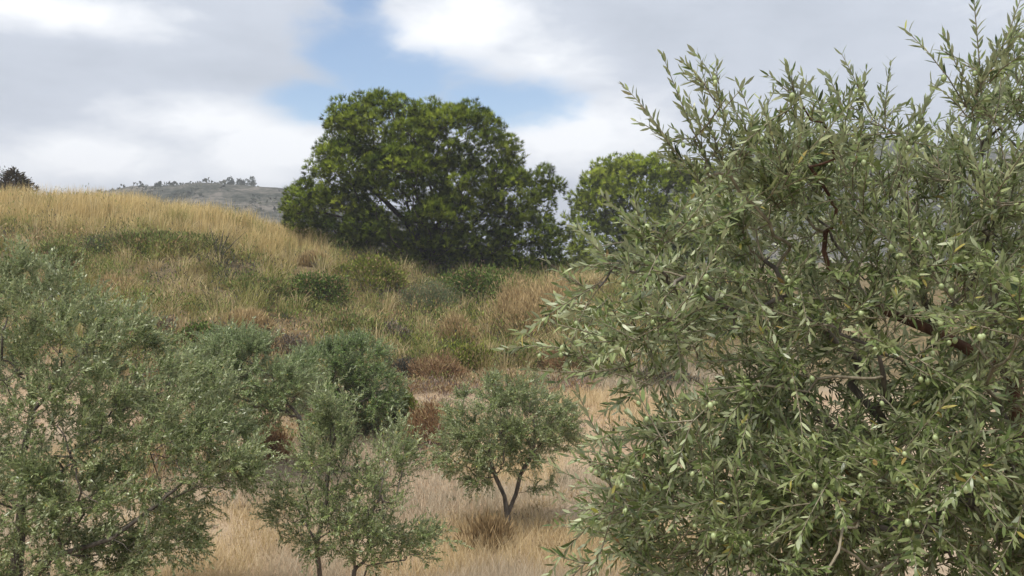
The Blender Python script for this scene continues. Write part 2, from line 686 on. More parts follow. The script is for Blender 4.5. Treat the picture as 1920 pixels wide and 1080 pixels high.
def skeleton(P0, par0, pts, bf):
    """grow a branching skeleton from given trunk nodes to every point of pts"""
    P = [np.array(p, float) for p in P0]
    par = list(par0)
    pl = [0.0] * len(P)
    for i in range(1, len(P)):
        pl[i] = pl[par[i]] + np.linalg.norm(P[i] - P[par[i]])
    pts = np.array(pts, float)
    n = len(pts)
    best = np.full(n, 1e9)
    arg = np.zeros(n, int)
    done = np.zeros(n, bool)

    def relax(i):
        d = np.linalg.norm(pts - P[i], axis=1)
        c = d + bf * (pl[i] + d)
        m = (c < best) & ~done
        best[m] = c[m]
        arg[m] = i
    for i in range(len(P)):
        relax(i)
    for _ in range(n):
        k = int(np.argmin(np.where(done, 1e9, best)))
        done[k] = True
        a = arg[k]
        L = np.linalg.norm(pts[k] - P[a])
        mid = (pts[k] + P[a]) / 2 + rng.normal(size=3) * L * .07 - np.array([0, 0, L * .04])
        P.append(mid); par.append(a); pl.append(pl[a] + L / 2)
        P.append(pts[k]); par.append(len(P) - 2); pl.append(pl[a] + L)
        relax(len(P) - 1)
    P = np.array(P)
    par = np.array(par)
    nt_ = np.zeros(len(P))
    kids = [[] for _ in P]
    for i in range(1, len(P)):
        kids[par[i]].append(i)
    for i in range(len(P) - 1, -1, -1):
        if not kids[i]:
            nt_[i] = 1
        if i:
            nt_[par[i]] += nt_[i]
    return P, par, kids, nt_


def tube(pts, rad, sides):
    pts = np.array(pts)
    n = len(pts)
    tg = np.gradient(pts, axis=0)
    tg = unit(tg)
    ref = np.array([.31, .17, .93]) if abs(tg[0][2]) < .9 else np.array([.93, .31, .1])
    x = unit(np.cross(tg, ref))
    y = np.cross(tg, x)
    a = np.arange(sides) / sides * 2 * np.pi
    ring = x[:, None] * np.cos(a)[None, :, None] + y[:, None] * np.sin(a)[None, :, None]
    V = pts[:, None] + ring * np.array(rad)[:, None, None]
    i = np.arange((n - 1) * sides).reshape(n - 1, sides)
    j = np.roll(i, -1, axis=1)
    Fq = np.stack([i, j, j + sides, i + sides], -1).reshape(-1, 4)
    return V.reshape(-1, 3), Fq


def join_tubes(lst):
    Vs, Fs, o = [], [], 0
    for V, f in lst:
        Vs.append(V); Fs.append(f + o); o += len(V)
    return np.concatenate(Vs), np.concatenate(Fs)


def wood(root, origin, P, par, kids, rad, m, branch_min, sides=6, max_branches=16, twig_m=None, thin_sides=4,
         min_r=0.0, trunk_m=None):
    """trunk, each thick branch, and the fine twigs joined"""
    chains = []
    stack = [(0, None)]
    while stack:
        s, frm = stack.pop()
        ch = [s] if frm is None else [frm, s]
        c = s
        while kids[c]:
            ks = sorted(kids[c], key=lambda q: -rad[q])
            for q in ks[1:]:
                stack.append((q, c))
            c = ks[0]
            ch.append(c)
        chains.append(ch)
    chains.sort(key=lambda ch: -rad[ch[1]] * (10 if ch[0] == 0 and len(ch) > 2 and ch[1] == 1 else 1))
    fine, nb = [], 0
    for ci, ch in enumerate(chains):
        pr = rad[ch].copy()
        if ci:
            pr[0] = pr[1]
        if pr[0] < min_r:
            continue
        V, fq = tube(P[ch] - origin, pr, sides if pr[0] > branch_min * .6 else thin_sides)
        if ci == 0:
            obj('trunk', np_mesh('trunk', V, F4=fq, smooth=True), trunk_m or m, root)
        elif pr[0] > branch_min and nb < max_branches:
            obj('branch', np_mesh('branch', V, F4=fq, smooth=True), m, root)
            nb += 1
        else:
            fine.append((V, fq))
    if fine:
        V, fq = join_tubes(fine)
        obj('twig', np_mesh('twig', V, F4=fq, smooth=True), twig_m or m, root, kind='stuff')


def sample_union(ells, n, shell=.0):
    """points through the union of ellipsoids (px, py, Y, rx, rz, ry): pixel radii and metric depth"""
    vol = np.array([e_[3] * e_[4] * e_[5] for e_ in ells]) ** .66
    which = rng.choice(len(ells), n, p=vol / vol.sum())
    out_ = []
    for w in which:
        px, py, Y, rx, rz, ry = ells[w]
        c = at(px, py, Y)
        d = rng.normal(size=3)
        d /= np.linalg.norm(d)
        r = (rng.random() * (1 - shell ** 3) + shell ** 3) ** (1 / 3)
        out_.append(c + d * r * np.array([rx * Y / F, ry, rz * Y / F]))
    return np.array(out_)


OLIVE_COLS = [(.060, .092, .028), (.130, .178, .052), (.215, .268, .094), (.32, .365, .165), (.48, .51, .29)]


def shoots_to_leaves(S, D, L, leaf_len, spacing, curve_up=.12, droop=0.0, spread=.75):
    """S start, D direction, L length of each shoot; returns leaf frames M, positions T, size, and shoot ids"""
    n = len(S)
    K = np.maximum((L / spacing).astype(int), 2)
    kmax = K.max()
    Fr = rot_frames(D)
    bx, bz = Fr[..., 0], Fr[..., 2]
    bend = unit(rng.normal(size=(n, 3)) * .6 + np.stack([np.zeros(n), np.zeros(n), rng.uniform(-1.1, .9, n)], -1))
    Ms, Ts, Ss, Is = [], [], [], []
    for k in range(kmax):
        t = (k + .6) / K
        ok = t < 1.05
        tt = t[:, None]
        pos = S + D * (L[:, None] * tt) + bend * (L[:, None] * .30 * tt * tt)
        dr = unit(D + bend * .60 * tt)
        ang = (k % 2) * np.pi / 2 + rng.normal(size=n) * .35
        side = bx * np.cos(ang)[:, None] + bz * np.sin(ang)[:, None]
        for sg in (1, -1):
            sp = spread * (1.15 - .55 * tt) + rng.normal(size=(n, 1)) * .14
            ld = unit(dr * 1.0 + side * sg * sp * 1.2 + rng.normal(size=(n, 3)) * .12 - np.array([0, 0, droop]))
            nz_ = unit(dr * .8 - side * sg * .4 + np.array([0, 0, .5]) + rng.normal(size=(n, 3)) * .45)
            x = unit(np.cross(ld, nz_))
            z = np.cross(x, ld)
            Mx = np.stack([x, ld, z], -1)
            keep = ok & (rng.random(n) < .93)
            Ms.append(Mx[keep]); Ts.append(pos[keep])
            sz = leaf_len * (1 - .35 * np.abs(t - .5)) * rng.uniform(.7, 1.2, n)
            Ss.append(sz[keep]); Is.append(np.nonzero(keep)[0])
    return np.concatenate(Ms), np.concatenate(Ts), np.concatenate(Ss), np.concatenate(Is), bend


def olive_tree(label, base, trunk, tpar, ells, n_pts, n_shoots, leaf_len, spacing, r_root, r_tip, cols=OLIVE_COLS,
               bf=.35, detail=False, shoot_len=(.12, .28), extra=None, group=None, branch_min=.02, shell=.45,
               name='olive_tree', wr=.22, near=False, m_bark=None, max_branches=14, up=.35, keep=None, prune=None,
               trunk_m=None, dark_inner=True):
    base = np.array(base, float)
    root = thing(name, base, label, 'tree', group)
    pts = np.concatenate([sample_union(ells, int(n_pts * .45), 0.0), sample_union(ells, n_pts - int(n_pts * .45), .7)])
    if keep is not None:
        pts = pts[keep(pts)]
    if extra is not None:
        pts = np.concatenate([pts, np.array([at(*e_[0]) for e_ in extra])])
    P, par, kids, ntip = skeleton([base] + [np.array(t, float) for t in trunk], tpar, pts, bf)
    ex = math.log(r_root / r_tip) / math.log(ntip[0])
    rad = r_tip * ntip ** ex
    wood(root, base, P, par, kids, rad, m_bark or M_bark, branch_min, sides=7 if near else 5,
         twig_m=M_twig if near else None, thin_sides=4 if near else 3, max_branches=max_branches, trunk_m=trunk_m)
    # leafy shoots grow from the thin wood
    thin = np.nonzero((ntip <= 3) & (np.arange(len(P)) > len(trunk) + 1))[0]
    w = np.where(ntip[thin] == 1, 2.0, 1.0)
    src = rng.choice(thin, n_shoots, p=w / w.sum())
    S = P[src] + rng.normal(size=(n_shoots, 3)) * .008
    ed = unit(P[src] - P[par[src]])
    ctr = pts.mean(0)
    outw = unit(P[src] - ctr)
    D = unit(ed * .5 + outw * .55 + np.array([0, 0, up]) + rng.normal(size=(n_shoots, 3)) * .55)
    L = rng.uniform(*shoot_len, n_shoots)
    if prune is not None:
        q = S + D * L[:, None] * 1.12
        q = (q - np.array([0, 0, CZ]))
        u = 960 + F * q[:, 0] / q[:, 1]
        v = 540 - F * (q[:, 2] + q[:, 1] * math.tan(PITCH)) / q[:, 1]
        ok = v > np.interp(u, prune[0], prune[1])
        S, D, L = S[ok], D[ok], L[ok]
        n_shoots = len(S)
    ex_S = ex_D = ex_L = None
    if extra is not None:                       # long whips that stand clear of the crown
        A = np.array([at(*e_[0]) for e_ in extra])
        B = np.array([at(*e_[1]) for e_ in extra])
        ex_L = np.linalg.norm(B - A, axis=1)
        S = np.concatenate([S, A]); D = np.concatenate([D, unit(B - A)]); L = np.concatenate([L, ex_L])
        for q in range(3):                      # shorter side shoots on the same whips
            tq = rng.uniform(-.2, .35, (len(A), 1))
            S = np.concatenate([S, A + (B - A) * tq + rng.normal(size=A.shape) * .004])
            D = np.concatenate([D, unit(unit(B - A) + rng.normal(size=A.shape) * .42)])
            L = np.concatenate([L, ex_L * rng.uniform(.32, .52, len(A))])
    Mx, T, Sz, I, bend = shoots_to_leaves(S, D, L, leaf_len, spacing)
    tint_key = np.clip(rng.beta(2.2, 2.6, len(T)) + .10 * rng.normal(size=len(S))[I], 0, 1)
    tint = palette(cols, len(T), .15, tint_key)
    old = rng.random(len(T)) < .015
    tint[old] = palette([(.22, .13, .06), (.42, .34, .10), (.50, .46, .12)], int(old.sum()), .1)
    protos = [leaf_proto(.35, .10, detail, wr), leaf_proto(.2, .28, detail, wr * .85), leaf_proto(.5, -.12, detail, wr * 1.1),
              leaf_proto(.1, .05, detail, wr)]
    pick = rng.integers(0, len(protos), len(T))
    if near:
        # stems of the shoots
        lst = []
        for s, d, l, b in zip(S, D, L, bend):
            tt = np.array([0, .35, .7, 1.0])[:, None]
            lst.append(tube(s - base + d * l * tt + b * l * .30 * tt * tt, np.array([.0022, .0018, .0014, .0008]) * (1 + l), 3))
        V, fq = join_tubes(lst)
        obj('shoot', np_mesh('shoot', V, F4=fq, smooth=True), M_twig, root, kind='stuff')
    return root, P, par, kids, n_shoots, rad, (S, D, L, bend), (Mx, T, Sz, I, tint, pick, protos)


def foliage(root, base, leaves, m, name='foliage', mask=None):
    Mx, T, Sz, I, tint, pick, protos = leaves
    parts = []
    for k, pr in enumerate(protos):
        s = pick == k
        if mask is not None:
            s &= mask
        if s.any():
            parts.append(bake(pr, Mx[s], T[s] - base, Sz[s], tint[s]))
    V, f4, f3, C = join(parts)
    return obj(name, np_mesh(name, V, f4, f3, C, smooth=True), m, root, kind='stuff')


#--PLANTS--
# ------------------------------------------------------------------ pines
def needle_tufts(centres, dirs, size, n_needle, width, cols, key=None):
    k = len(centres)
    D = np.repeat(dirs, n_needle, 0) + rng.normal(size=(k * n_needle, 3)) * .62
    D = unit(D)
    T = np.repeat(centres, n_needle, 0) + rng.normal(size=(k * n_needle, 3)) * size * .12
    L = np.repeat(size * rng.uniform(.7, 1.25, k), n_needle) * rng.uniform(.7, 1.15, k * n_needle)
    x = unit(np.cross(D, rng.normal(size=D.shape)))
    A = T - x * width / 2
    B = T + x * width / 2
    Cc = T + D * L[:, None]
    V = np.stack([A, B, Cc], 1).reshape(-1, 3)
    F3 = np.arange(len(V)).reshape(-1, 3)
    kk = rng.random(k) if key is None else key
    c = palette(cols, k, .22, kk)
    C = np.repeat(c, n_needle * 3, 0)
    return V, F3, C


def pine(label, Y, base_px, ells, puffs, n_inner, tufts, needles, cols, r_root, hole=None, trunk=None, tpar=None, puff_r=(.42, .78), gapd=.88, nw=.036):
    base = at(base_px[0], base_px[1], Y)
    base[2] = ground(base[0], base[1]) - .1
    root = thing('pine_tree', base, label, 'tree')
    cand = sample_union(ells, puffs * 9, .82)
    # only keep the outer skin of the joined crown
    def inside(p):
        r = np.full(len(p), 9.0)
        for px, py, Yy, rx, rz, ry in ells:
            c = at(px, py, Yy)
            d = (p - c) / np.array([rx * Yy / F, ry, rz * Yy / F])
            r = np.minimum(r, np.linalg.norm(d, axis=1))
        return r
    cand = cand[inside(cand) > .72]
    sel = []
    for c in cand:                                    # spread puffs evenly
        if len(sel) >= puffs:
            break
        if not sel or np.min(np.linalg.norm(np.array(sel) - c, axis=1)) > gapd:
            sel.append(c)
    sel = np.array(sel)
    sel = sel[(sel[:, 1] < Y + 1.8) | (rng.random(len(sel)) < .5)]
    inner = sample_union(ells, n_inner, 0)
    if hole is not None:
        def holed(p):
            m = np.ones(len(p), bool)
            dd = p - np.array([0, 0, CZ])
            cp, sp = math.cos(PITCH), math.sin(PITCH)
            yy = dd[:, 1] * cp - dd[:, 2] * sp
            zz = dd[:, 1] * sp + dd[:, 2] * cp
            u = 960 + F * dd[:, 0] / yy
            v = 540 - F * zz / yy
            for hx_, hy_, rx, ry in hole:
                m &= ((u - hx_) / rx) ** 2 + ((v - hy_) / ry) ** 2 > 1
            return m
        sel = sel[holed(sel)]
        inner = inner[holed(inner)]
    trunk = trunk or [base + np.array([.1, 0, 1.2]), base + np.array([.3, .1, 2.6])]
    P, par, kids, ntip = skeleton([base] + trunk, tpar or list(range(-1, len(trunk))), np.concatenate([sel, inner]), .55)
    ex = math.log(r_root / .018) / math.log(ntip[0])
    rad = .018 * ntip ** ex
    wood(root, base, P, par, kids, rad, M_bark_pine, .07, sides=7, max_branches=22, thin_sides=4)
    cen, dr, key, nrm_ = [], [], [], []
    allp = np.concatenate([sel, inner])
    ctr = np.mean(allp, 0) - np.array([0, 0, 1.5])
    for i, c in enumerate(allp):
        is_in = i >= len(sel)
        nt_ = int(tufts * (.45 if is_in else 1))
        d = unit(rng.normal(size=(nt_, 3)) + np.array([0, 0, .25]))
        d[:, 2] = np.where(d[:, 2] < -.6, -.6 * rng.random(nt_), d[:, 2])
        r = rng.uniform(*puff_r) * rng.uniform(.45, 1.0, (nt_, 1)) ** .4
        cen.append(c + d * r * np.array([1, 1, .9]))
        dr.append(unit(d * 1.3 + np.array([0, 0, .55]) + unit(c - ctr) * .3))
        nrm_.append(d)
        key.append(np.clip(rng.normal(.5, .20) + rng.normal(size=nt_) * .16, 0, 1))
    cen, dr, key, nrm_ = np.concatenate(cen), np.concatenate(dr), np.concatenate(key), np.concatenate(nrm_)
    V, F3, C = needle_tufts(cen, dr, .10 + nw * 3.8, needles, nw, cols, key)
    me = np_mesh('crown', V - base, F3=F3, C=C)
    cn = np.repeat(unit(nrm_ + .25 * unit(cen - ctr) + rng.normal(size=nrm_.shape) * .42), needles * 3, 0)
    at_ = me.attributes.new('clump_normal', 'FLOAT_VECTOR', 'POINT')
    at_.data.foreach_set('vector', cn.astype(np.float32).ravel())
    obj('crown', me, M_pine, root, kind='stuff')
    return root


PINE_COLS = [(.08, .125, .018), (.17, .235, .026), (.285, .36, .04), (.41, .48, .065)]
PINE_COLS2 = [(.18, .25, .025), (.27, .35, .034), (.35, .43, .045), (.43, .50, .075)]
Yp = 45
pine('large rounded dark green pine standing on the grassy slope in the middle', Yp, (800, 545),
     [(792, 262, Yp + .3, 60, 62, 3.0), (985, 470, Yp + 1.6, 62, 50, 1.1), (770, 350, Yp + 2.2, 110, 60, 1.5), (770, 430, Yp + 2.4, 110, 60, 1.3), (725, 250, Yp, 92, 62, 3.0), (665, 245, Yp - .6, 40, 50, 2.0), (860, 262, Yp - .4, 80, 58, 2.8), (905, 300, Yp + .5, 62, 66, 2.6),
      (655, 320, Yp - 1.4, 62, 50, 2.2), (750, 325, Yp - 2.0, 76, 46, 1.8), (880, 350, Yp - .8, 80, 40, 2.2), (618, 300, Yp, 22, 22, .9),
      (590, 385, Yp - 1, 44, 46, 2.0), (575, 425, Yp, 30, 34, 1.6), (955, 375, Yp, 44, 50, 2.4), (640, 395, Yp - 1, 50, 36, 2.0),
      (1020, 350, Yp + 1, 26, 30, .9), (1000, 400, Yp + .4, 24, 22, 1.0), (985, 460, Yp, 62, 62, 2.4), (1030, 480, Yp + .5, 24, 40, 1.4),
      (680, 425, Yp - 1.6, 62, 26, 1.6), (640, 455, Yp - .2, 58, 26, 1.8), (835, 405, Yp - 1.4, 72, 22, 1.6), (800, 470, Yp - .8, 62, 26, 1.4),
      (890, 460, Yp, 64, 36, 2.0), (740, 480, Yp + .6, 90, 34, 2.0), (860, 505, Yp + .4, 90, 30, 1.8)],
     640, 240, 64, 11, PINE_COLS, .34, gapd=.72, nw=.030, puff_r=(.36, .78),
     hole=[(796, 366, 20, 7), (868, 346, 34, 4), (778, 396, 14, 8), (828, 322, 6, 9)],
     trunk=[at(802, 500, Yp), at(792, 460, Yp), at(760, 415, Yp), at(720, 375, Yp), at(815, 430, Yp), at(850, 380, Yp + .4),
            at(835, 330, Yp), at(880, 430, Yp), at(700, 440, Yp - .5)], tpar=[-1, 0, 1, 2, 3, 2, 5, 6, 5, 2])
Yq = 62
pine('smaller round yellow-green pine behind, between the large pine and the near olive tree', Yq, (1210, 560),
     [(1210, 390, Yq, 130, 92, 4.0), (1130, 430, Yq, 66, 70, 3.0), (1290, 400, Yq, 90, 80, 3.4), (1190, 490, Yq, 120, 70, 3.6), (1130, 480, Yq - 1, 60, 60, 2.6),
      (1180, 350, Yq, 80, 46, 3.0)],
     320, 90, 46, 13, PINE_COLS2, .3, puff_r=(.55, 1.0), gapd=.92, nw=.050)

# ------------------------------------------------------------------ grass
def blades(P, H, W, lean, colr, tipc, segs=2):
    n = len(P)
    a = rng.random(n) * 2 * np.pi
    wx = np.stack([np.cos(a), np.sin(a), np.zeros(n)], -1) * W[:, None] / 2
    up = np.array([0, 0, 1.0])
    m = P + up * (H * .55)[:, None] + lean * (H * .22)[:, None]
    t = P + up * (H * (1 - .25 * np.linalg.norm(lean, axis=1)))[:, None] + lean * (H * .75)[:, None]
    V = np.stack([P - wx, P + wx, m - wx * .8, m + wx * .8, t], 1)
    o = (np.arange(n) * 5)[:, None]
    F4 = o + np.array([[0, 1, 3, 2]])
    F3 = o + np.array([[2, 3, 4]])
    C = np.stack([colr * .75, colr * .75, colr, colr, tipc], 1)
    return V.reshape(-1, 3), F4, F3, C.reshape(-1, 3)


def in_view(x, y, mrg=1.1):
    return np.abs(x) < (y * 960 / F) * mrg + 1.0


def u_of(x, y):
    return 960 + F * x / y


# tall dry grass in tussocks over the hillside
nt0 = 9300
tx = rng.uniform(-38, 16, nt0)
ty = rng.uniform(22, 62, nt0)
ok = in_view(tx, ty) & (u_of(tx, ty) < 1380)
u = u_of(tx, ty)
gold = sstep(33, 42, ty + 5 * (fbm(tx / 5, ty / 5, 61) - .5)) * (1 - sstep(560, 700, u))
patch = fbm(tx / 3.2, ty / 3.2, 71)
ok &= (rng.random(nt0) < .20 + .75 * gold + .45 * (patch > .53))
ok &= ty > 24 + 3 * sstep(-12, -2, tx)
tx, ty, gold, patch = tx[ok], ty[ok], gold[ok], patch[ok]
print('tussocks', len(tx))
nb = 27
n = len(tx) * nb
rr = rng.random(n) ** .6
aa = rng.random(n) * 2 * np.pi
G = np.repeat(gold, nb)
sc_ = np.repeat(rng.uniform(.7, 1.25, len(tx)), nb)
spread = .22 + .14 * G
bx_ = np.repeat(tx, nb) + np.cos(aa) * rr * spread
by_ = np.repeat(ty, nb) + np.sin(aa) * rr * spread
Pb = np.stack([bx_, by_, ground(bx_, by_) - .03], -1)
Hb = (.55 + .48 * G) * sc_ * rng.uniform(.55, 1.15, n)
wind = np.array([.22, .02, 0])
lean = np.stack([np.cos(aa), np.sin(aa), np.zeros(n)], -1) * (rr * .75 * rng.uniform(.3, 1.2, n))[:, None] * (1.15 - .6 * G)[:, None] + wind * rng.uniform(.2, 1, n)[:, None]
tk = np.repeat(rng.random(len(tx)), nb)
green = np.clip((1 - G) * (.35 + .9 * np.repeat(patch < .52, nb)) * tk * 1.45, 0, 1)[:, None]
gc = palette([(.28, .215, .09), (.48, .37, .16), (.68, .53, .245), (.78, .63, .33)], n, .12,
             np.clip(.16 + .58 * G + .17 * rng.normal(size=n), 0, 1))
grn = palette([(.14, .17, .035), (.25, .28, .06), (.38, .38, .11)], n, .12)
cb = gc * (1 - green) + grn * green
V, F4, F3, C = blades(Pb, Hb, rng.uniform(.010, .019, n) * (by_ / 36), lean, cb, cb * 1.12)
obj('dry_grass', np_mesh('dry_grass', V, F4, F3, C), M_grass, kind='stuff')

# big arching tussocks of esparto grass on the lower slope
ntk = 820
tx = rng.uniform(-26, 12, ntk)
ty = 24.5 + 20 * rng.random(ntk) ** 1.3
u = u_of(tx, ty)
ok = in_view(tx, ty) & (u < 1250) & (ty > 24.5 + 2.5 * sstep(-12, -2, tx))
tx, ty = tx[ok], ty[ok]
nb = 55
n = len(tx) * nb
rr = rng.random(n) ** .6
aa = rng.random(n) * 2 * np.pi
sc_ = np.repeat(rng.uniform(.6, 1.15, len(tx)), nb)
bx_ = np.repeat(tx, nb) + np.cos(aa) * rr * .22
by_ = np.repeat(ty, nb) + np.sin(aa) * rr * .22
Pb = np.stack([bx_, by_, ground(bx_, by_) - .03], -1)
lean = np.stack([np.cos(aa), np.sin(aa), np.zeros(n)], -1) * (rr * 1.0 * rng.uniform(.4, 1.2, n))[:, None] + np.repeat(rng.normal(size=(len(tx), 3)) * [.3, .2, 0], nb, 0)
gk = np.repeat(rng.random(len(tx)) < .42, nb)[:, None] * rng.uniform(.3, 1, (n, 1))
cb = palette([(.40, .31, .14), (.56, .45, .23), (.68, .57, .34)], n, .12) * (1 - gk) + palette([(.14, .17, .035), (.27, .29, .07), (.40, .38, .12)], n, .12) * gk
V, F4, F3, C = blades(Pb, sc_ * rng.uniform(.6, 1.3, n), rng.uniform(.012, .020, n) * (by_ / 32), lean, cb, cb * 1.15)
obj('esparto_grass', np_mesh('esparto_grass', V, F4, F3, C), M_grass, kind='stuff')

# fine short straw on the valley floor and between the tussocks
n = 270000
fy = 9.5 + 20 * rng.random(n) ** 1.25
fx = (rng.random(n) * 2 - 1) * (fy * .58 * 1.05 + .5)
u = u_of(fx, fy)
den = fbm(fx / 1.6, fy / 1.6, 81)
ok = (rng.random(n) < np.clip((den - .30) * 3.4, .08, 1)) & (u < 1500)
fx, fy, den = fx[ok], fy[ok], den[ok]
n = len(fx)
rust = fbm(fx / 2.3 + 4, fy / 2.3, 91)
Pf = np.stack([fx, fy, ground(fx, fy) - .01], -1)
a = rng.random(n) * 2 * np.pi
lean = np.stack([np.cos(a), np.sin(a), np.zeros(n)], -1) * rng.uniform(.05, .9, n)[:, None]
straw = palette([(.50, .38, .20), (.66, .52, .30), (.76, .63, .40)], n, .12)
pink = palette([(.47, .39, .28), (.62, .54, .41)], n, .12)
k = sstep(.42, .6, rust)[:, None]
cf = straw * (1 - k) + pink * k
H = rng.uniform(.09, .32, n) * (.6 + .8 * den)
W = rng.uniform(.005, .010, n) * (fy / 12)
a = rng.random(n) * 2 * np.pi
wx = np.stack([np.cos(a), np.sin(a), 0 * a], -1) * W[:, None] / 2
V = np.stack([Pf - wx, Pf + wx, Pf + np.array([0, 0, 1]) * H[:, None] + lean * H[:, None]], 1).reshape(-1, 3)
C = np.stack([cf * .8, cf * .8, cf * 1.1], 1).reshape(-1, 3)
obj('straw', np_mesh('straw', V, F3=np.arange(n * 3).reshape(-1, 3), C=C), M_grass, kind='stuff')

# small stones and clods lying on the valley floor
n = 2600
px_ = rng.uniform(-9, 7, n)
py_ = rng.uniform(9.5, 24, n)
sz = rng.uniform(.008, .03, n) * (1 + 1.2 * (rng.random(n) < .06))
ov = np.array([[1, 0, 0], [0, 1, 0], [-1, 0, 0], [0, -1, 0], [0, 0, .7], [0, 0, -.5]])
of = np.array([[0, 1, 4], [1, 2, 4], [2, 3, 4], [3, 0, 4], [1, 0, 5], [2, 1, 5], [3, 2, 5], [0, 3, 5]])
V, f4, f3, C = bake((ov, np.zeros((0, 4), int), of), rot_frames(rng.normal(size=(n, 3)) * [1, 1, .2]),
                    np.stack([px_, py_, ground(px_, py_) + .004], -1), sz, palette([(.22, .16, .11), (.42, .33, .25), (.55, .48, .40)], n, .1))
obj('pebbles', np_mesh('pebbles', V, f4, f3, C), M_plant, kind='stuff')


# ------------------------------------------------------------------ shrubs
def shrub_mesh(w, d, h, n, leaf, cols, lumps=7, spiky=0.0, wr=.35, droopy=0):
    c = []
    for i in range(lumps):
        a = rng.random() * 2 * np.pi
        q = rng.random() ** .5
        c.append([math.cos(a) * q * w * .38, math.sin(a) * q * d * .38, h * rng.uniform(.12, .75) * (1 - .45 * q)])
    c = np.array(c)
    k = rng.integers(0, lumps, n)
    dv = unit(rng.normal(size=(n, 3)) + np.array([0, 0, .35]))
    r = rng.uniform(.35, 1, (n, 1)) ** .5
    rad = np.array([w * .22, d * .22, h * .32])
    T = c[k] + dv * r * rad * rng.uniform(.5, 1.25, lumps)[k][:, None] * (1 + .25 * np.abs(rng.normal(size=(n, 1))))
    T[:, 2] = np.abs(T[:, 2])
    ld = unit(dv * .8 + np.array([0, 0, .5 + spiky]) + rng.normal(size=(n, 3)) * .5 * (1 - .5 * min(spiky, 1)))
    Mx = rot_frames(ld)
    key = np.clip(rng.normal(.45, .2, n) + (rng.random(lumps)[k] - .5) * .3, 0, 1)
    return bake(leaf_proto(.3, .15, False, wr), Mx, T, leaf * rng.uniform(.6, 1.3, n), palette(cols, n, .12, key)), c


GREEN = [(.035, .060, .014), (.06, .095, .02), (.10, .14, .03), (.14, .17, .045)]
OLIVEG = [(.055, .075, .022), (.10, .125, .035), (.165, .185, .055), (.24, .24, .085)]
GREY = [(.07, .06, .05), (.13, .11, .09), (.20, .17, .14)]
RUST = [(.075, .042, .022), (.155, .09, .047), (.22, .145, .078), (.17, .15, .06)]
BROWN = [(.10, .07, .035), (.19, .135, .07), (.29, .21, .115)]
TAN = [(.20, .15, .075), (.33, .25, .13), (.44, .34, .19)]
DARK = [(.03, .03, .025), (.05, .05, .04), (.08, .075, .06)]
GREYG = [(.05, .07, .035), (.09, .115, .06), (.14, .165, .095)]
YEL = [(.07, .09, .015), (.13, .15, .025), (.20, .20, .04)]
TYPES = {
    'green': (GREEN, .11, .40, 0, M_plant), 'oliveg': (OLIVEG, .12, .30, .4, M_plant), 'grey': (GREY, .10, .22, .3, M_plant),
    'brown': (BROWN, .20, .10, .9, M_grass), 'rust': (RUST, .12, .18, .3, M_plant), 'tan': (TAN, .20, .10, .9, M_grass), 'dark': (DARK, .11, .22, .3, M_plant),
    'greyg': (GREYG, .07, .28, .3, M_plant), 'yel': (YEL, .12, .35, .3, M_plant)}


def shrub(px, py, wpx, hpx, ty_, label, name='shrub', n=None, cat='shrub', group=None, Y=None):
    if Y is None:
        p = hit(px, py)
    else:
        x = (px - 960) / F * Y
        p = np.array([x, Y, float(ground(x, Y))])
    s = p[1] / F
    w, h = wpx * s, hpx * s
    cols, leaf, wr, spk, m = TYPES[ty_]
    cols = np.array(cols) * 1.75
    if n is None:
        n = int(np.clip(w * h * 2600 + 600, 500, 9000))
        if ty_ == 'tan':
            n = int(n * 1.3)
    (V, f4, f3, C), c = shrub_mesh(w, w * .9, h, n, leaf * (.6 + p[1] / 60), cols, lumps=13, spiky=spk, wr=wr)
    nl_ = len(C) // 4
    sw = rng.random(nl_) < .24                       # dead leaves and dry grass growing through
    C = C.reshape(nl_, 4, 3)
    C[sw] = palette(np.array(BROWN) * 1.7, int(sw.sum()), .15)[:, None]
    C = C.reshape(-1, 3)
    root = thing(name, p - np.array([0, 0, .05]), label, cat, group)
    obj('foliage', np_mesh('foliage', V, f4, f3, C), m, root, kind='stuff')
    lst = []
    for q in c:
        t = np.array([0, .5, 1])[:, None]
        a = np.array([q[0] * .2, q[1] * .2, -.05])
        lst.append(tube(a * (1 - t) + q * t + np.array([0, 0, 1]) * 0, [.018 * (.5 + w), .012 * (.5 + w), .006], 4))
    for V_, f_ in lst:
        obj('stem', np_mesh('stem', V_, F4=f_, smooth=True), M_bark, root)
    return root


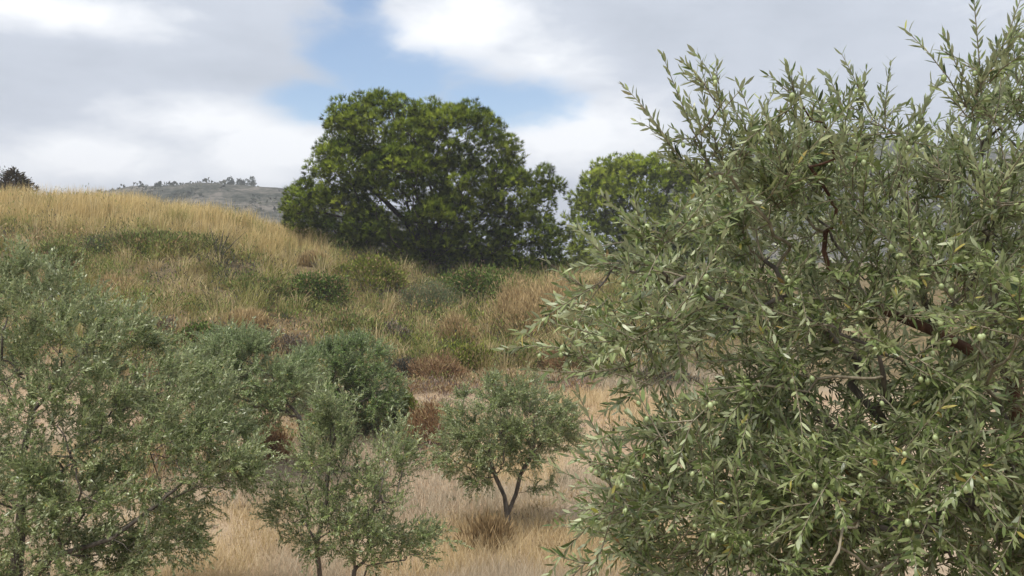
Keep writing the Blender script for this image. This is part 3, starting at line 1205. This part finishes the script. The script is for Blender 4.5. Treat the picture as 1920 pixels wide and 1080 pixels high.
SHRUBS = [
    (298, 472, 150, 44, 'oliveg', 'long low dull green shrub below the golden grass crest, left of the spindly plant'),
    (190, 470, 90, 36, 'greyg', 'small grey-green shrub in the golden grass on the upper left slope'),
    (375, 665, 105, 68, 'green', 'bright green shrub between the two left olive trees at the foot of the slope'),
    (542, 668, 80, 55, 'grey', 'grey-purple dry shrub on the lower slope above the dark green olive tree'),
    (600, 578, 140, 76, 'green', 'green shrub on the slope left of and below the large pine'),
    (690, 540, 130, 72, 'yel', 'yellow-green shrub under the left side of the large pine'),
    (808, 592, 120, 84, 'greyg', 'grey-green shrub standing in front of the base of the large pine'),
    (900, 576, 130, 92, 'green', 'rounded green shrub under the right side of the large pine'),
    (1010, 622, 190, 120, 'tan', 'big rounded tan and pink dry bush right of the large pine'),
    (480, 560, 110, 46, 'oliveg', 'olive-green shrub in the middle of the left slope'),
    (300, 622, 60, 34, 'grey', 'small grey-brown dry shrub just above the big left olive tree'),
    (765, 706, 70, 46, 'dark', 'near-black leafless shrub in the hollow at the foot of the slope'),
    (825, 712, 110, 60, 'rust', 'rust-brown dry bush beside the dark hollow at the foot of the slope'),
    (880, 690, 90, 56, 'yel', 'yellowish green shrub right of the rust-brown bush at the slope foot'),
    (755, 806, 80, 90, 'yel', 'upright yellow-green shrub against the right side of the dark green olive tree'),
    (530, 868, 100, 100, 'rust', 'rust-red dry bush behind the young olive tree, under the leaning trunk'),
    (795, 842, 90, 100, 'rust', 'tall rust-orange dry weeds left of the small forked olive tree'),
    (918, 1030, 100, 66, 'brown', 'brown dry grass tuft at the foot of the small forked olive tree'),
    (680, 820, 110, 70, 'greyg', 'low grey-green bush in front of the dark green olive tree'),
    (1060, 690, 110, 60, 'rust', 'brown dry bush at the slope foot beyond the tips of the near olive tree'),
    (975, 690, 80, 56, 'oliveg', 'dull green bush at the slope foot above the small forked olive tree'),
    (1255, 722, 150, 34, 'dark', 'low dark bush behind the bare sandy patch, seen through the near olive tree'),
    (460, 625, 90, 50, 'tan', 'straw-coloured arching grass tussock on the left slope'),
    (660, 640, 120, 60, 'oliveg', 'broad dull green shrub in the middle of the slope below the large pine'),
    (740, 640, 80, 46, 'grey', 'grey-brown dry shrub on the slope below the large pine trunk'),
    (850, 640, 90, 50, 'tan', 'pale dry grass tussock below the grey-green shrub by the large pine'),
    (230, 560, 80, 50, 'tan', 'leaning dry grass tussock behind the top of the big left olive tree'),
    (590, 500, 60, 34, 'tan', 'golden grass tuft beside the lowest left branches of the large pine'),
    (120, 500, 100, 50, 'oliveg', 'dull green bush on the slope behind the big left olive tree'),
    (220, 366, 16, 20, 'dark', 'small dark bush on the skyline of the left crest'),
    (252, 372, 16, 15, 'dark', 'tiny dark bush on the left crest, right of another small dark one'),
    (105, 376, 90, 24, 'oliveg', 'low green bush on the skyline right of the dark conical tree'),
]
for s in SHRUBS:
    shrub(*s)

# mixed low scrub covering the slope between the shrubs
PURP = [(.085, .06, .055), (.15, .11, .095), (.23, .18, .15)]
BRN = [(.16, .105, .055), (.27, .18, .09), (.36, .27, .15)]


def scrub(name, n, xr, yr, pick, sizes, leaf, nl, sets, bright, flat=.85, wr=.24):
    sx = rng.uniform(*xr, n)
    sy = rng.uniform(*yr, n)
    ok = in_view(sx, sy) & (rng.random(n) < pick(sx, sy, u_of(sx, sy)))
    sx, sy = sx[ok], sy[ok]
    n = len(sx)
    print(name, n)
    sel = np.floor((fbm(sx / 3.7, sy / 3.7, 111) - .5) * 9 + len(sets) / 2 + .9 * rng.normal(size=n)).clip(0, len(sets) - 1).astype(int)
    big = rng.uniform(*sizes, n)
    sl = np.repeat(sel, nl)
    cols_ = np.zeros((n * nl, 3))
    for q, cs in enumerate(sets):
        mk = sl == q
        cols_[mk] = palette(np.array(cs) * bright, int(mk.sum()), .12)
    cols_ *= np.repeat(rng.uniform(.75, 1.25, n), nl)[:, None]
    dv = unit(rng.normal(size=(n * nl, 3)) + np.array([0, 0, .5]))
    dv[:, 2] = np.abs(dv[:, 2])
    B3 = np.repeat(big, nl)[:, None] * np.array([1, 1, flat])
    T = np.repeat(np.stack([sx, sy, ground(sx, sy) + .02], -1), nl, 0) + dv * rng.uniform(.3, 1.3, (n * nl, 1)) * B3
    ld = unit(dv * .7 + np.array([0, 0, .8]) + rng.normal(size=dv.shape) * .45)
    V, f4, f3, C = bake(leaf_proto(.3, .15, False, wr), rot_frames(ld), T, rng.uniform(*leaf, n * nl), cols_)
    obj(name, np_mesh(name, V, f4, f3, C), M_plant, kind='stuff')


def pick_slope(x, y, u):
    g = sstep(33, 40, y) * (1 - sstep(560, 700, u))
    d = fbm(x / 2.6, y / 2.6, 101)
    return (.95 - .86 * g) * (.35 + .65 * (d > .5)) * (u < 1400) * (y > 24.5 + 2.5 * sstep(-12, -2, x))


scrub('low_scrub', 8600, (-26, 14), (23, 50), pick_slope, (.22, .80), (.07, .17), 44,
      [BRN, PURP, DARK, BRN, OLIVEG, GREEN, YEL, DARK, OLIVEG, PURP, BRN], 1.8, flat=1.15)  # DARK plants put the shade of gaps and crevices into leaf colour


def pick_foot(x, y, u):
    d = fbm(x / 2.0 + 9, y / 2.0, 131)
    return np.clip((d - .36) * 4, 0, 1) * (u < 840) * (y > 15.5 + 1.5 * np.sin(x * 1.3)) * (u > 250) + .5 * (u >= 840) * (y > 21.5) * (u < 1120) * (d > .45)


scrub('foot_scrub', 4200, (-13, 4), (14, 26), pick_foot, (.12, .45), (.05, .12), 46, [RUST, BRN, PURP, RUST, OLIVEG, TAN, RUST], 1.6)


def pick_floor(x, y, u):
    return (fbm(x / 1.7, y / 1.7, 141) > .54) * .9 * (u < 1400)


scrub('dry_weeds', 1900, (-11, 7), (9.5, 24), pick_floor, (.06, .22), (.03, .08), 34, [GREY, BRN, TAN, GREYG, GREY, RUST], 1.5, flat=.6)

# spindly plant with bare dark stems
p = hit(408, 492)
root = thing('spindly_plant', p, 'spindly dark plant with upright bare stems standing above the grass on the left slope', 'plant')
for i in range(6):
    hgt = rng.uniform(.9, 1.7)
    lx = rng.normal() * .35
    t = np.linspace(0, 1, 4)[:, None]
    V, f_ = tube(np.array([0, 0, 0]) + t * np.array([lx, rng.normal() * .2, hgt]) + t * t * np.array([lx * .4, 0, 0]), [.03, .025, .018, .008], 4)
    obj('stem', np_mesh('stem', V, F4=f_), M_bark, root)
(V, f4, f3, C), _c = shrub_mesh(1.2, 1.0, 1.7, 420, .14, OLIVEG, spiky=.6, wr=.25)
obj('foliage', np_mesh('foliage', V, f4, f3, C), M_plant, root, kind='stuff')

# dark conical tree and its ragged neighbour on the crest, far left
Yc = 50
pc = at(30, 372, Yc)
pc[2] = ground(pc[0], pc[1]) - .1
root = thing('conifer', pc, 'dark brown-green conical tree rising behind the left crest', 'tree')
nn = 5200
hh = rng.random(nn) ** .75
zz = 2.1 * (1 - hh) + .05
aa = rng.random(nn) * 2 * np.pi
rr_ = 1.5 * (hh ** .62) * rng.uniform(.5, 1.05, nn) * (.75 + .6 * vnoise(aa * 2.2, zz * 3.1, 5))
zz = zz * (.8 + .4 * vnoise(aa * 1.3, hh * 2, 9))
T = np.stack([np.cos(aa) * rr_, np.sin(aa) * rr_, zz], -1)
V, f4, f3, C = bake(leaf_proto(.3, .1, False, .25), rot_frames(unit(np.stack([np.cos(aa), np.sin(aa), .5 + 0 * aa], -1) + rng.normal(size=(nn, 3)) * .4)),
                    T, rng.uniform(.14, .3, nn), palette([(.05, .035, .022), (.09, .06, .035), (.07, .08, .035)], nn, .15))
obj('foliage', np_mesh('foliage', V, f4, f3, C), M_plant, root, kind='stuff')
V, f_ = tube([[0, 0, -.1], [0, 0, 1], [0, 0, 2.2]], [.12, .08, .02], 6)
obj('trunk', np_mesh('trunk', V, F4=f_), M_bark_pine, root)

Yc = 54
pc = at(12, 372, Yc)
pc[2] = ground(pc[0], pc[1]) - .1
root = thing('crest_tree', pc, 'ragged grey leafy tree behind the dark conical tree at far left', 'tree')
cc = np.array([[0.0, 0, 2.3], [-.5, 0, 1.9], [.75, .2, 1.9], [-.9, .2, 2.6], [.2, .1, 1.4], [1.0, 0, 1.5]])
P, par, kids, ntip = skeleton([np.zeros(3), np.array([0, 0, .6])], [-1, 0],
                              np.concatenate([cc, (cc[rng.integers(0, 6, 90)] + rng.normal(size=(90, 3)) * .32)]), .4)
rad = .008 * ntip ** .5
wood(root, np.zeros(3), P, par, kids, rad, M_bark, .03, max_branches=6)
nn = 1500
kx = rng.integers(2, len(P), nn)
V, f4, f3, C = bake(leaf_proto(.3, .1, False, .3), rot_frames(rng.normal(size=(nn, 3))), P[kx] + rng.normal(size=(nn, 3)) * .12,
                    rng.uniform(.10, .22, nn), palette([(.06, .06, .045), (.10, .10, .07)], nn, .15))
obj('foliage', np_mesh('foliage', V, f4, f3, C), M_plant, root, kind='stuff')

# scrub dots on the far hills and the trees on its ridge
n = 4600
hx_ = rng.uniform(-230, 120, n)
hy_ = rng.uniform(190, 400, n)
kk = fbm(hx_ / 30, hy_ / 30, 55)
ok = kk > .36
hx_, hy_ = hx_[ok], hy_[ok]
n = len(hx_)
s = rng.uniform(.3, 1.0, n) ** 2 * 1.15 + .2
nl = 10
dv = unit(rng.normal(size=(n * nl, 3)) + np.array([0, 0, .3]))
T = np.repeat(np.stack([hx_, hy_, hills_h(hx_, hy_)], -1), nl, 0) + dv * np.repeat(s, nl)[:, None] * .8
V, f4, f3, C = bake(leaf_proto(.3, .1, False, .8), rot_frames(dv + rng.normal(size=dv.shape) * .5), T,
                    np.repeat(s, nl) * rng.uniform(.6, 1.2, n * nl), np.repeat(palette([(.035, .045, .025), (.06, .07, .04), (.10, .10, .06)], n, .15), nl, 0))
obj('hill_scrub', np_mesh('hill_scrub', V, f4, f3, C), M_plant, kind='stuff')
RIDGE = [(433, 2.8, 'leftmost of three dark trees close together on the far ridge line'),
         (452, 3.0, 'middle of three dark trees close together on the far ridge line'),
         (472, 4.2, 'rightmost and tallest of three dark trees on the far ridge line'),
         (297, 2.6, 'lone small dark tree on the far ridge line at left')]
for px, sz, lb in RIDGE:
    Yr = 338
    x = (px - 960) / F * Yr
    z = float(hills_h(x, Yr))
    root = thing('ridge_tree', (x, Yr, z), lb, 'tree', 'dark trees on the far ridge')
    sz *= .62
    (V, f4, f3, C), _c = shrub_mesh(sz * 1.8, sz * 1.5, sz * 1.7, 420, .6, [(.035, .05, .025), (.06, .075, .035)], wr=.6, lumps=5)
    obj('crown', np_mesh('crown', V + np.array([0, 0, sz * .1]), f4, f3, C), M_plant, root, kind='stuff')
    V, f_ = tube([[0, 0, -.5], [0, 0, sz * .5], [0, 0, sz]], [.3, .22, .1], 5)
    obj('trunk', np_mesh('trunk', V, F4=f_), M_bark_pine, root)

# ------------------------------------------------------------------ olive trees of the grove
def gb(px, Y):
    x = (px - 960) / F * Y
    return np.array([x, Y, float(ground(x, Y)) - .05])


# big olive at left
Yl = 8.2
b = gb(30, Yl)
r = olive_tree('big spreading olive tree filling the lower left corner', b,
               [at(25, 1130, Yl), at(40, 960, Yl), at(42, 860, Yl), at(60, 770, Yl), at(52, 700, Yl),
                at(-60, 1045, Yl - .2), at(95, 1046, Yl - .5), at(210, 1010, Yl - .6), at(290, 950, Yl - .5), at(370, 912, Yl - .6),
                at(120, 880, Yl), at(180, 860, Yl - .4), at(-60, 860, Yl)],
               [-1, 0, 1, 2, 3, 4, 1, 1, 7, 8, 9, 2, 11, 2],
               [(40, 610, Yl, 135, 110, 1.0), (190, 700, Yl, 120, 110, 1.0), (330, 750, Yl - .2, 100, 80, .9), (100, 800, Yl, 180, 120, 1.1),
                (390, 850, Yl - .2, 70, 62, .7), (230, 880, Yl - .2, 150, 90, 1.0), (60, 950, Yl - .3, 150, 90, 1.0), (-180, 780, Yl, 160, 240, 1.3),
                (240, 1030, Yl - .4, 110, 50, .7), (120, 1080, Yl - .4, 160, 60, .8), (330, 980, Yl - .3, 60, 40, .5), (20, 540, Yl, 70, 50, .7),
                (440, 870, Yl - .3, 40, 45, .4)],
               1000, 6100, .046, .0165, .07, .0022, shoot_len=(.12, .30), wr=.34, branch_min=.014, up=.45)
foliage(r[0], b, r[-1], M_olive)

# olive behind it
Ya = 14.5
b = gb(575, Ya)
r = olive_tree('pale olive tree with a leaning dark trunk behind the big left olive', b,
               [at(572, 830, Ya), at(560, 780, Ya), at(520, 735, Ya), at(470, 720, Ya)], [-1, 0, 1, 2, 3],
               [(425, 690, Ya, 66, 60, .9), (480, 745, Ya, 76, 64, .9), (550, 715, Ya, 42, 40, .6), (390, 750, Ya, 40, 46, .7), (455, 655, Ya, 52, 26, .5)],
               380, 2300, .062, .02, .045, .003, wr=.3, branch_min=.014, up=.5, shoot_len=(.15, .34),
               cols=[(.09, .14, .045), (.16, .225, .075), (.25, .315, .125), (.36, .42, .21)])
foliage(r[0], b, r[-1], M_olive)

Yb = 18
b = gb(650, Yb)
r = olive_tree('dark green rounded olive tree in front of the hollow, behind the young olive', b,
               [at(650, 800, Yb), at(640, 760, Yb)], [-1, 0, 1],
               [(610, 690, Yb, 50, 42, .7), (665, 680, Yb, 55, 42, .8), (700, 740, Yb, 55, 50, .8), (630, 745, Yb, 70, 55, .8), (560, 700, Yb, 28, 30, .4)],
               320, 2100, .07, .022, .06, .003, wr=.32, branch_min=.014, up=.4, shoot_len=(.15, .34),
               cols=[(.065, .115, .028), (.115, .185, .045), (.18, .255, .075), (.27, .335, .13)])
foliage(r[0], b, r[-1], M_olive)

# small forked olive in the middle
Ym = 12
b = gb(957, Ym)
r = olive_tree('small olive tree with a forked trunk on the straw-coloured ground', b,
               [at(952, 965, Ym), at(946, 930, Ym), at(930, 895, Ym), at(915, 850, Ym),
                at(968, 925, Ym), at(976, 890, Ym), at(1000, 850, Ym), at(1040, 800, Ym)],
               [-1, 0, 1, 2, 3, 1, 5, 6, 7],
               [(x_, y_ + 9, *r_) for x_, y_, *r_ in [(925, 775, Ym, 90, 58, .6), (1000, 790, Ym, 80, 62, .6), (870, 835, Ym, 52, 48, .45), (960, 730, Ym, 62, 32, .4),
                (1050, 800, Ym, 36, 50, .35), (950, 830, Ym, 80, 45, .5), (1018, 900, Ym, 22, 16, .1), (900, 880, Ym, 38, 20, .2)]],
               420, 2500, .047, .018, .045, .0025, wr=.34, branch_min=.010, up=.3, shoot_len=(.10, .24))
foliage(r[0], b, r[-1], M_olive)

# young loose olive in front
Yy = 8.4
b = gb(640, Yy)
r = olive_tree('young loose olive tree with thin dark stems at the bottom, left of the forked one', b,
               [at(600, 1080, Yy), at(594, 1020, Yy), at(575, 985, Yy), at(665, 1070, Yy), at(665, 1020, Yy), at(645, 970, Yy),
                at(690, 1060, Yy - .1), at(760, 1050, Yy - .1), at(612, 940, Yy), at(618, 850, Yy), at(622, 770, Yy), at(715, 930, Yy)],
               [-1, 0, 1, 2, 0, 4, 5, 0, 7, 2, 9, 10, 5],
               [(624, 765, Yy, 30, 36, .22), (624, 800, Yy, 36, 40, .25), (610, 850, Yy, 52, 56, .35), (590, 930, Yy, 70, 55, .45), (715, 905, Yy, 58, 62, .4),
                (745, 850, Yy, 30, 45, .25), (680, 960, Yy, 80, 50, .45), (545, 975, Yy, 42, 34, .3), (800, 1010, Yy, 50, 30, .3),
                (650, 1010, Yy, 90, 40, .4), (720, 1030, Yy, 60, 36, .3)],
               430, 1700, .045, .02, .035, .0025, wr=.34, branch_min=.008, up=.6, shoot_len=(.10, .26))
foliage(r[0], b, r[-1], M_olive)

# ------------------------------------------------------------------ the near olive tree at right
Yn = 3.3
b = gb(1950, Yn + .3)
EXTRA = [((1310, 345, 2.9), (1225, 225, 2.85)), ((1325, 300, 2.9), (1255, 160, 2.85)), ((1345, 280, 2.9), (1300, 145, 2.9)),
    ((1380, 300, 2.9), (1338, 155, 2.9)), ((1410, 270, 2.9), (1372, 145, 2.9)), ((1330, 330, 2.9), (1240, 300, 2.9)), ((1370, 330, 2.9), (1290, 230, 2.9)),
    ((1250, 455, 2.8), (1130, 432, 2.75)), ((1230, 500, 2.8), (1090, 468, 2.75)), ((1290, 420, 2.8), (1200, 400, 2.8)),
      # (start), (tip): photo pixel and distance
    ((1090, 665, 2.7), (945, 605, 2.6)), ((1150, 500, 2.8), (1068, 402, 2.75)), ((1110, 545, 2.9), (1028, 512, 2.85)),
    ((1230, 460, 2.8), (1155, 385, 2.75)), ((1270, 300, 2.9), (1212, 165, 2.85)), ((1300, 260, 2.9), (1245, 255, 2.9)),
    ((1340, 190, 2.8), (1282, 90, 2.75)), ((1350, 200, 2.8), (1335, 85, 2.8)), ((1490, 200, 2.8), (1478, 95, 2.8)),
    ((1500, 190, 2.8), (1445, 125, 2.8)), ((1580, 220, 3.0), (1560, 110, 3.0)), ((1620, 200, 3.0), (1600, 112, 3.0)),
    ((1660, 240, 3.0), (1655, 118, 3.0)), ((1720, 260, 3.0), (1745, 125, 3.0)), ((1810, 200, 2.7), (1730, 40, 2.65)),
    ((1840, 160, 2.7), (1825, -5, 2.65)), ((1890, 130, 2.7), (1885, 20, 2.7)), ((1860, 220, 2.7), (1745, 110, 2.7)),
    ((1120, 1055, 2.6), (1030, 1062, 2.55)), ((1160, 880, 2.6), (1085, 850, 2.55)), ((1150, 960, 2.6), (1075, 965, 2.55)),
    ((1150, 700, 2.7), (1050, 690, 2.7)), ((1200, 420, 2.8), (1190, 375, 2.8)), ((1260, 600, 2.6), (1140, 560, 2.6)),
    ((1180, 640, 2.6), (1045, 615, 2.6)), ((1330, 760, 2.6), (1310, 710, 2.6)), ((1240, 820, 2.5), (1170, 780, 2.5)),
    ((1410, 240, 2.9), (1400, 160, 2.9)), ((1690, 300, 2.9), (1700, 190, 2.9)), ((1545, 230, 2.9), (1530, 140, 2.9)),
]
RELL = [(1830, 800, Yn - .35, 130, 100, .35), (1860, 960, Yn - .4, 90, 70, .3), (1335, 200, 2.85, 22, 40, .12), (1480, 190, 2.9, 28, 34, .15), (1130, 560, 2.8, 50, 30, .2), (1450, 350, Yn, 80, 75, .6), (1400, 430, Yn, 80, 60, .5), (1540, 340, Yn, 90, 80, .7), (1640, 420, Yn, 130, 110, .9),
        (1370, 540, Yn - .1, 130, 60, .5), (1270, 520, Yn - .2, 60, 36, .3), (1200, 620, Yn - .3, 70, 36, .3), (1430, 640, Yn, 180, 90, .8),
        (1700, 600, Yn, 230, 160, 1.0), (1860, 330, Yn - .1, 90, 170, .6), (1900, 200, Yn - .1, 50, 80, .4), (1850, 500, Yn, 140, 160, .8),
        (1680, 330, Yn, 60, 50, .5), (1500, 850, Yn - .1, 180, 100, .8), (1700, 830, Yn, 240, 160, 1.0), (1300, 880, Yn - .3, 100, 70, .5),
        (1270, 990, Yn - .4, 110, 80, .5), (1450, 1030, Yn - .3, 200, 110, .7), (1750, 1040, Yn - .1, 240, 120, .9), (2080, 560, Yn + .2, 180, 420, 1.0),
        (1230, 700, Yn - .4, 60, 16, .2)]
r = olive_tree('large near olive tree full of green fruit, filling the right of the picture', b,
               [at(1935, 1080, Yn), at(1900, 1000, Yn - .1), at(1890, 930, Yn - .1), at(1915, 860, Yn), at(1900, 700, Yn), at(1860, 560, Yn),
                at(1815, 940, Yn - .2), at(1820, 890, Yn - .2), at(1730, 990, Yn - .3), at(1650, 820, Yn), at(1500, 780, Yn - .1),
                at(1400, 780, Yn - .2), at(1750, 620, Yn), at(1600, 560, Yn), at(1440, 560, Yn), at(1700, 420, Yn), at(1550, 1000, Yn - .2),
                at(1380, 970, Yn - .3)],
               [-1, 0, 1, 2, 3, 4, 5, 2, 7, 7, 4, 10, 11, 5, 13, 14, 13, 9, 17],
               RELL, 1350, 3800, .044, .0145, .060, .0018, detail='flat', near=True, shoot_len=(.13, .30), extra=EXTRA, wr=.235,
               branch_min=.0065, up=.16, bf=.3, max_branches=24, trunk_m=M_redbark, cols=[tuple(np.array(c_) * .93) for c_ in OLIVE_COLS],
               prune=([880, 1020, 1110, 1200, 1290, 1345, 1450, 1600, 1680, 1720, 1780, 1850, 1920],
                      [640, 560, 490, 425, 385, 235, 165, 160, 200, 265, 140, 60, 0]))
root, P, par, kids, ntip, rad, (S, D, L, bend), leaves = r
Mx, T, Sz, I, tint, pick, protos = leaves
print('near leaves', len(T))
# the 290 leaves that show largest are parts of their own
rel = T - np.array([0, 0, CZ])
pxs = 960 + F * rel[:, 0] / rel[:, 1]
pys = 540 - F * (rel[:, 2] + rel[:, 1] * math.tan(PITCH)) / rel[:, 1]
vis = (pxs > 5) & (pxs < 1915) & (pys > 5) & (pys < 1075)
size_px = Sz * F / rel[:, 1] * np.linalg.norm(Mx[:, :, 1][:, [0, 2]], axis=1)
extra_leaf = I >= ntip
score = size_px * (1 + .35 * extra_leaf) * vis * (1 + .5 * (rel[:, 1] < 2.75))
own = np.argsort(-score)[:290]
mask = np.ones(len(T), bool)
mask[own] = False
foliage(root, b, leaves, M_olive, mask=mask)
pm = []
for k, (V, f4, f3) in enumerate([leaf_proto(.35, .10, True, .225), leaf_proto(.2, .28, True, .19), leaf_proto(.5, -.12, True, .245), leaf_proto(.1, .05, True, .225)]):
    me = np_mesh('leaf', V, f4, f3, smooth=True)
    me.materials.append(M_olive1)
    pm.append(me)
yel_mesh = np_mesh('leaf', *protos[0], smooth=True)
yel_mesh.materials.append(M_olive_yel)
for q, i in enumerate(own):
    yellow = q in (40, 131, 222)
    o = bpy.data.objects.new('leaf', yel_mesh if yellow else pm[pick[i]])
    col.objects.link(o)
    o.parent = root
    if yellow:
        o['label'] = 'yellowed leaf'
    m4 = np.eye(4)
    m4[:3, :3] = Mx[i] * Sz[i]
    m4[:3, 3] = T[i] - b
    o.matrix_local = Matrix(m4.tolist())


# green olives hanging from the shoots
def olive_proto():
    V, F4, F3 = [[0, 0, 1]], [], []
    for k, (z, rr2) in enumerate([(.72, .62), (.25, .96), (-.3, .94), (-.75, .60)]):
        for j in range(8):
            a_ = j / 8 * 2 * math.pi
            V.append([rr2 * math.cos(a_), rr2 * math.sin(a_), z])
    V.append([0, 0, -1.08])
    for k in range(3):
        for j in range(8):
            a_, b_ = 1 + k * 8 + j, 1 + k * 8 + (j + 1) % 8
            F4.append([a_, a_ + 8, b_ + 8, b_])
    for j in range(8):
        F3.append([0, 1 + j, 1 + (j + 1) % 8])
        F3.append([33, 25 + (j + 1) % 8, 25 + j])
    return np.array(V, float) * np.array([.0080, .0080, .0105]), np.array(F4), np.array(F3)


OV, OF4, OF3 = olive_proto()
om = np_mesh('olive', OV, OF4, OF3, smooth=True)
om.materials.append(M_fruit)
rs = S - np.array([0, 0, CZ])
sx_ = 960 + F * rs[:, 0] / rs[:, 1]
sy_ = 540 - F * (rs[:, 2] + rs[:, 1] * math.tan(PITCH)) / rs[:, 1]
cand = np.nonzero((sx_ > 1060) & (sx_ < 1900) & (sy_ > 90) & (sy_ < 1060) & ((rs[:, 1] < 2.85) | (sy_ < 330)))[0]
wgt = np.where(sy_[cand] > 600, 1.6, .9)
print('fruit shoots', len(cand))
cand = rng.choice(cand, min(190, len(cand)), replace=False, p=wgt / wgt.sum())
ped = []
cnt = 0
for c in cand:
    for q in range(rng.integers(1, 3)):
        if cnt >= 290:
            break
        t = rng.uniform(.15, .7)
        s0 = S[c] + D[c] * L[c] * t + bend[c] * L[c] * .30 * t * t
        off = np.array([rng.normal() * .012, rng.normal() * .012 - .008, -rng.uniform(.012, .028)])
        e0 = s0 + off
        sc2 = rng.uniform(.8, 1.15)
        ped.append(tube([s0 - b, (s0 + e0) / 2 - b + off * [.2, .2, -.1], e0 - b], [.0012, .001, .001], 3))
        o = bpy.data.objects.new('olive', om)
        col.objects.link(o)
        o.parent = root
        o.location = tuple(e0 - b + np.array([off[0] * .2, off[1] * .2, -.0088 * sc2]))
        o.rotation_euler = (off[1] * 12, -off[0] * 12, rng.random() * 6)
        o.scale = (sc2,) * 3
        cnt += 1
V, fq = join_tubes(ped)
obj('fruit_stalk', np_mesh('fruit_stalk', V, F4=fq, smooth=True), M_twig, root, kind='stuff')
print('olives', cnt)

# ------------------------------------------------------------------ haze
x0, x1, y0, y1, z0, z1 = -905, 905, -405, 905, float(min(GZ.min(), HZ.min())) - 1.0, float(HZ.max()) + 4
V = np.array([[x, y, z] for z in (z0, z1) for y in (y0, y1) for x in (x0, x1)])
hm, t, o_ = new_mat('haze')
pv = t.nodes.new('ShaderNodeVolumePrincipled')
pv.inputs['Color'].default_value = (.86, .88, .93, 1)
pv.inputs['Density'].default_value = .0009
t.links.new(pv.outputs[0], o_.inputs['Volume'])
obj('haze', np_mesh('haze', V, F4=[[0, 2, 3, 1], [4, 5, 7, 6], [0, 1, 5, 4], [2, 6, 7, 3], [0, 4, 6, 2], [1, 3, 7, 5]]), hm, kind='stuff')
print('TRIANGLES', sum(len(me.loops) - 2 * len(me.polygons) for me in bpy.data.meshes))
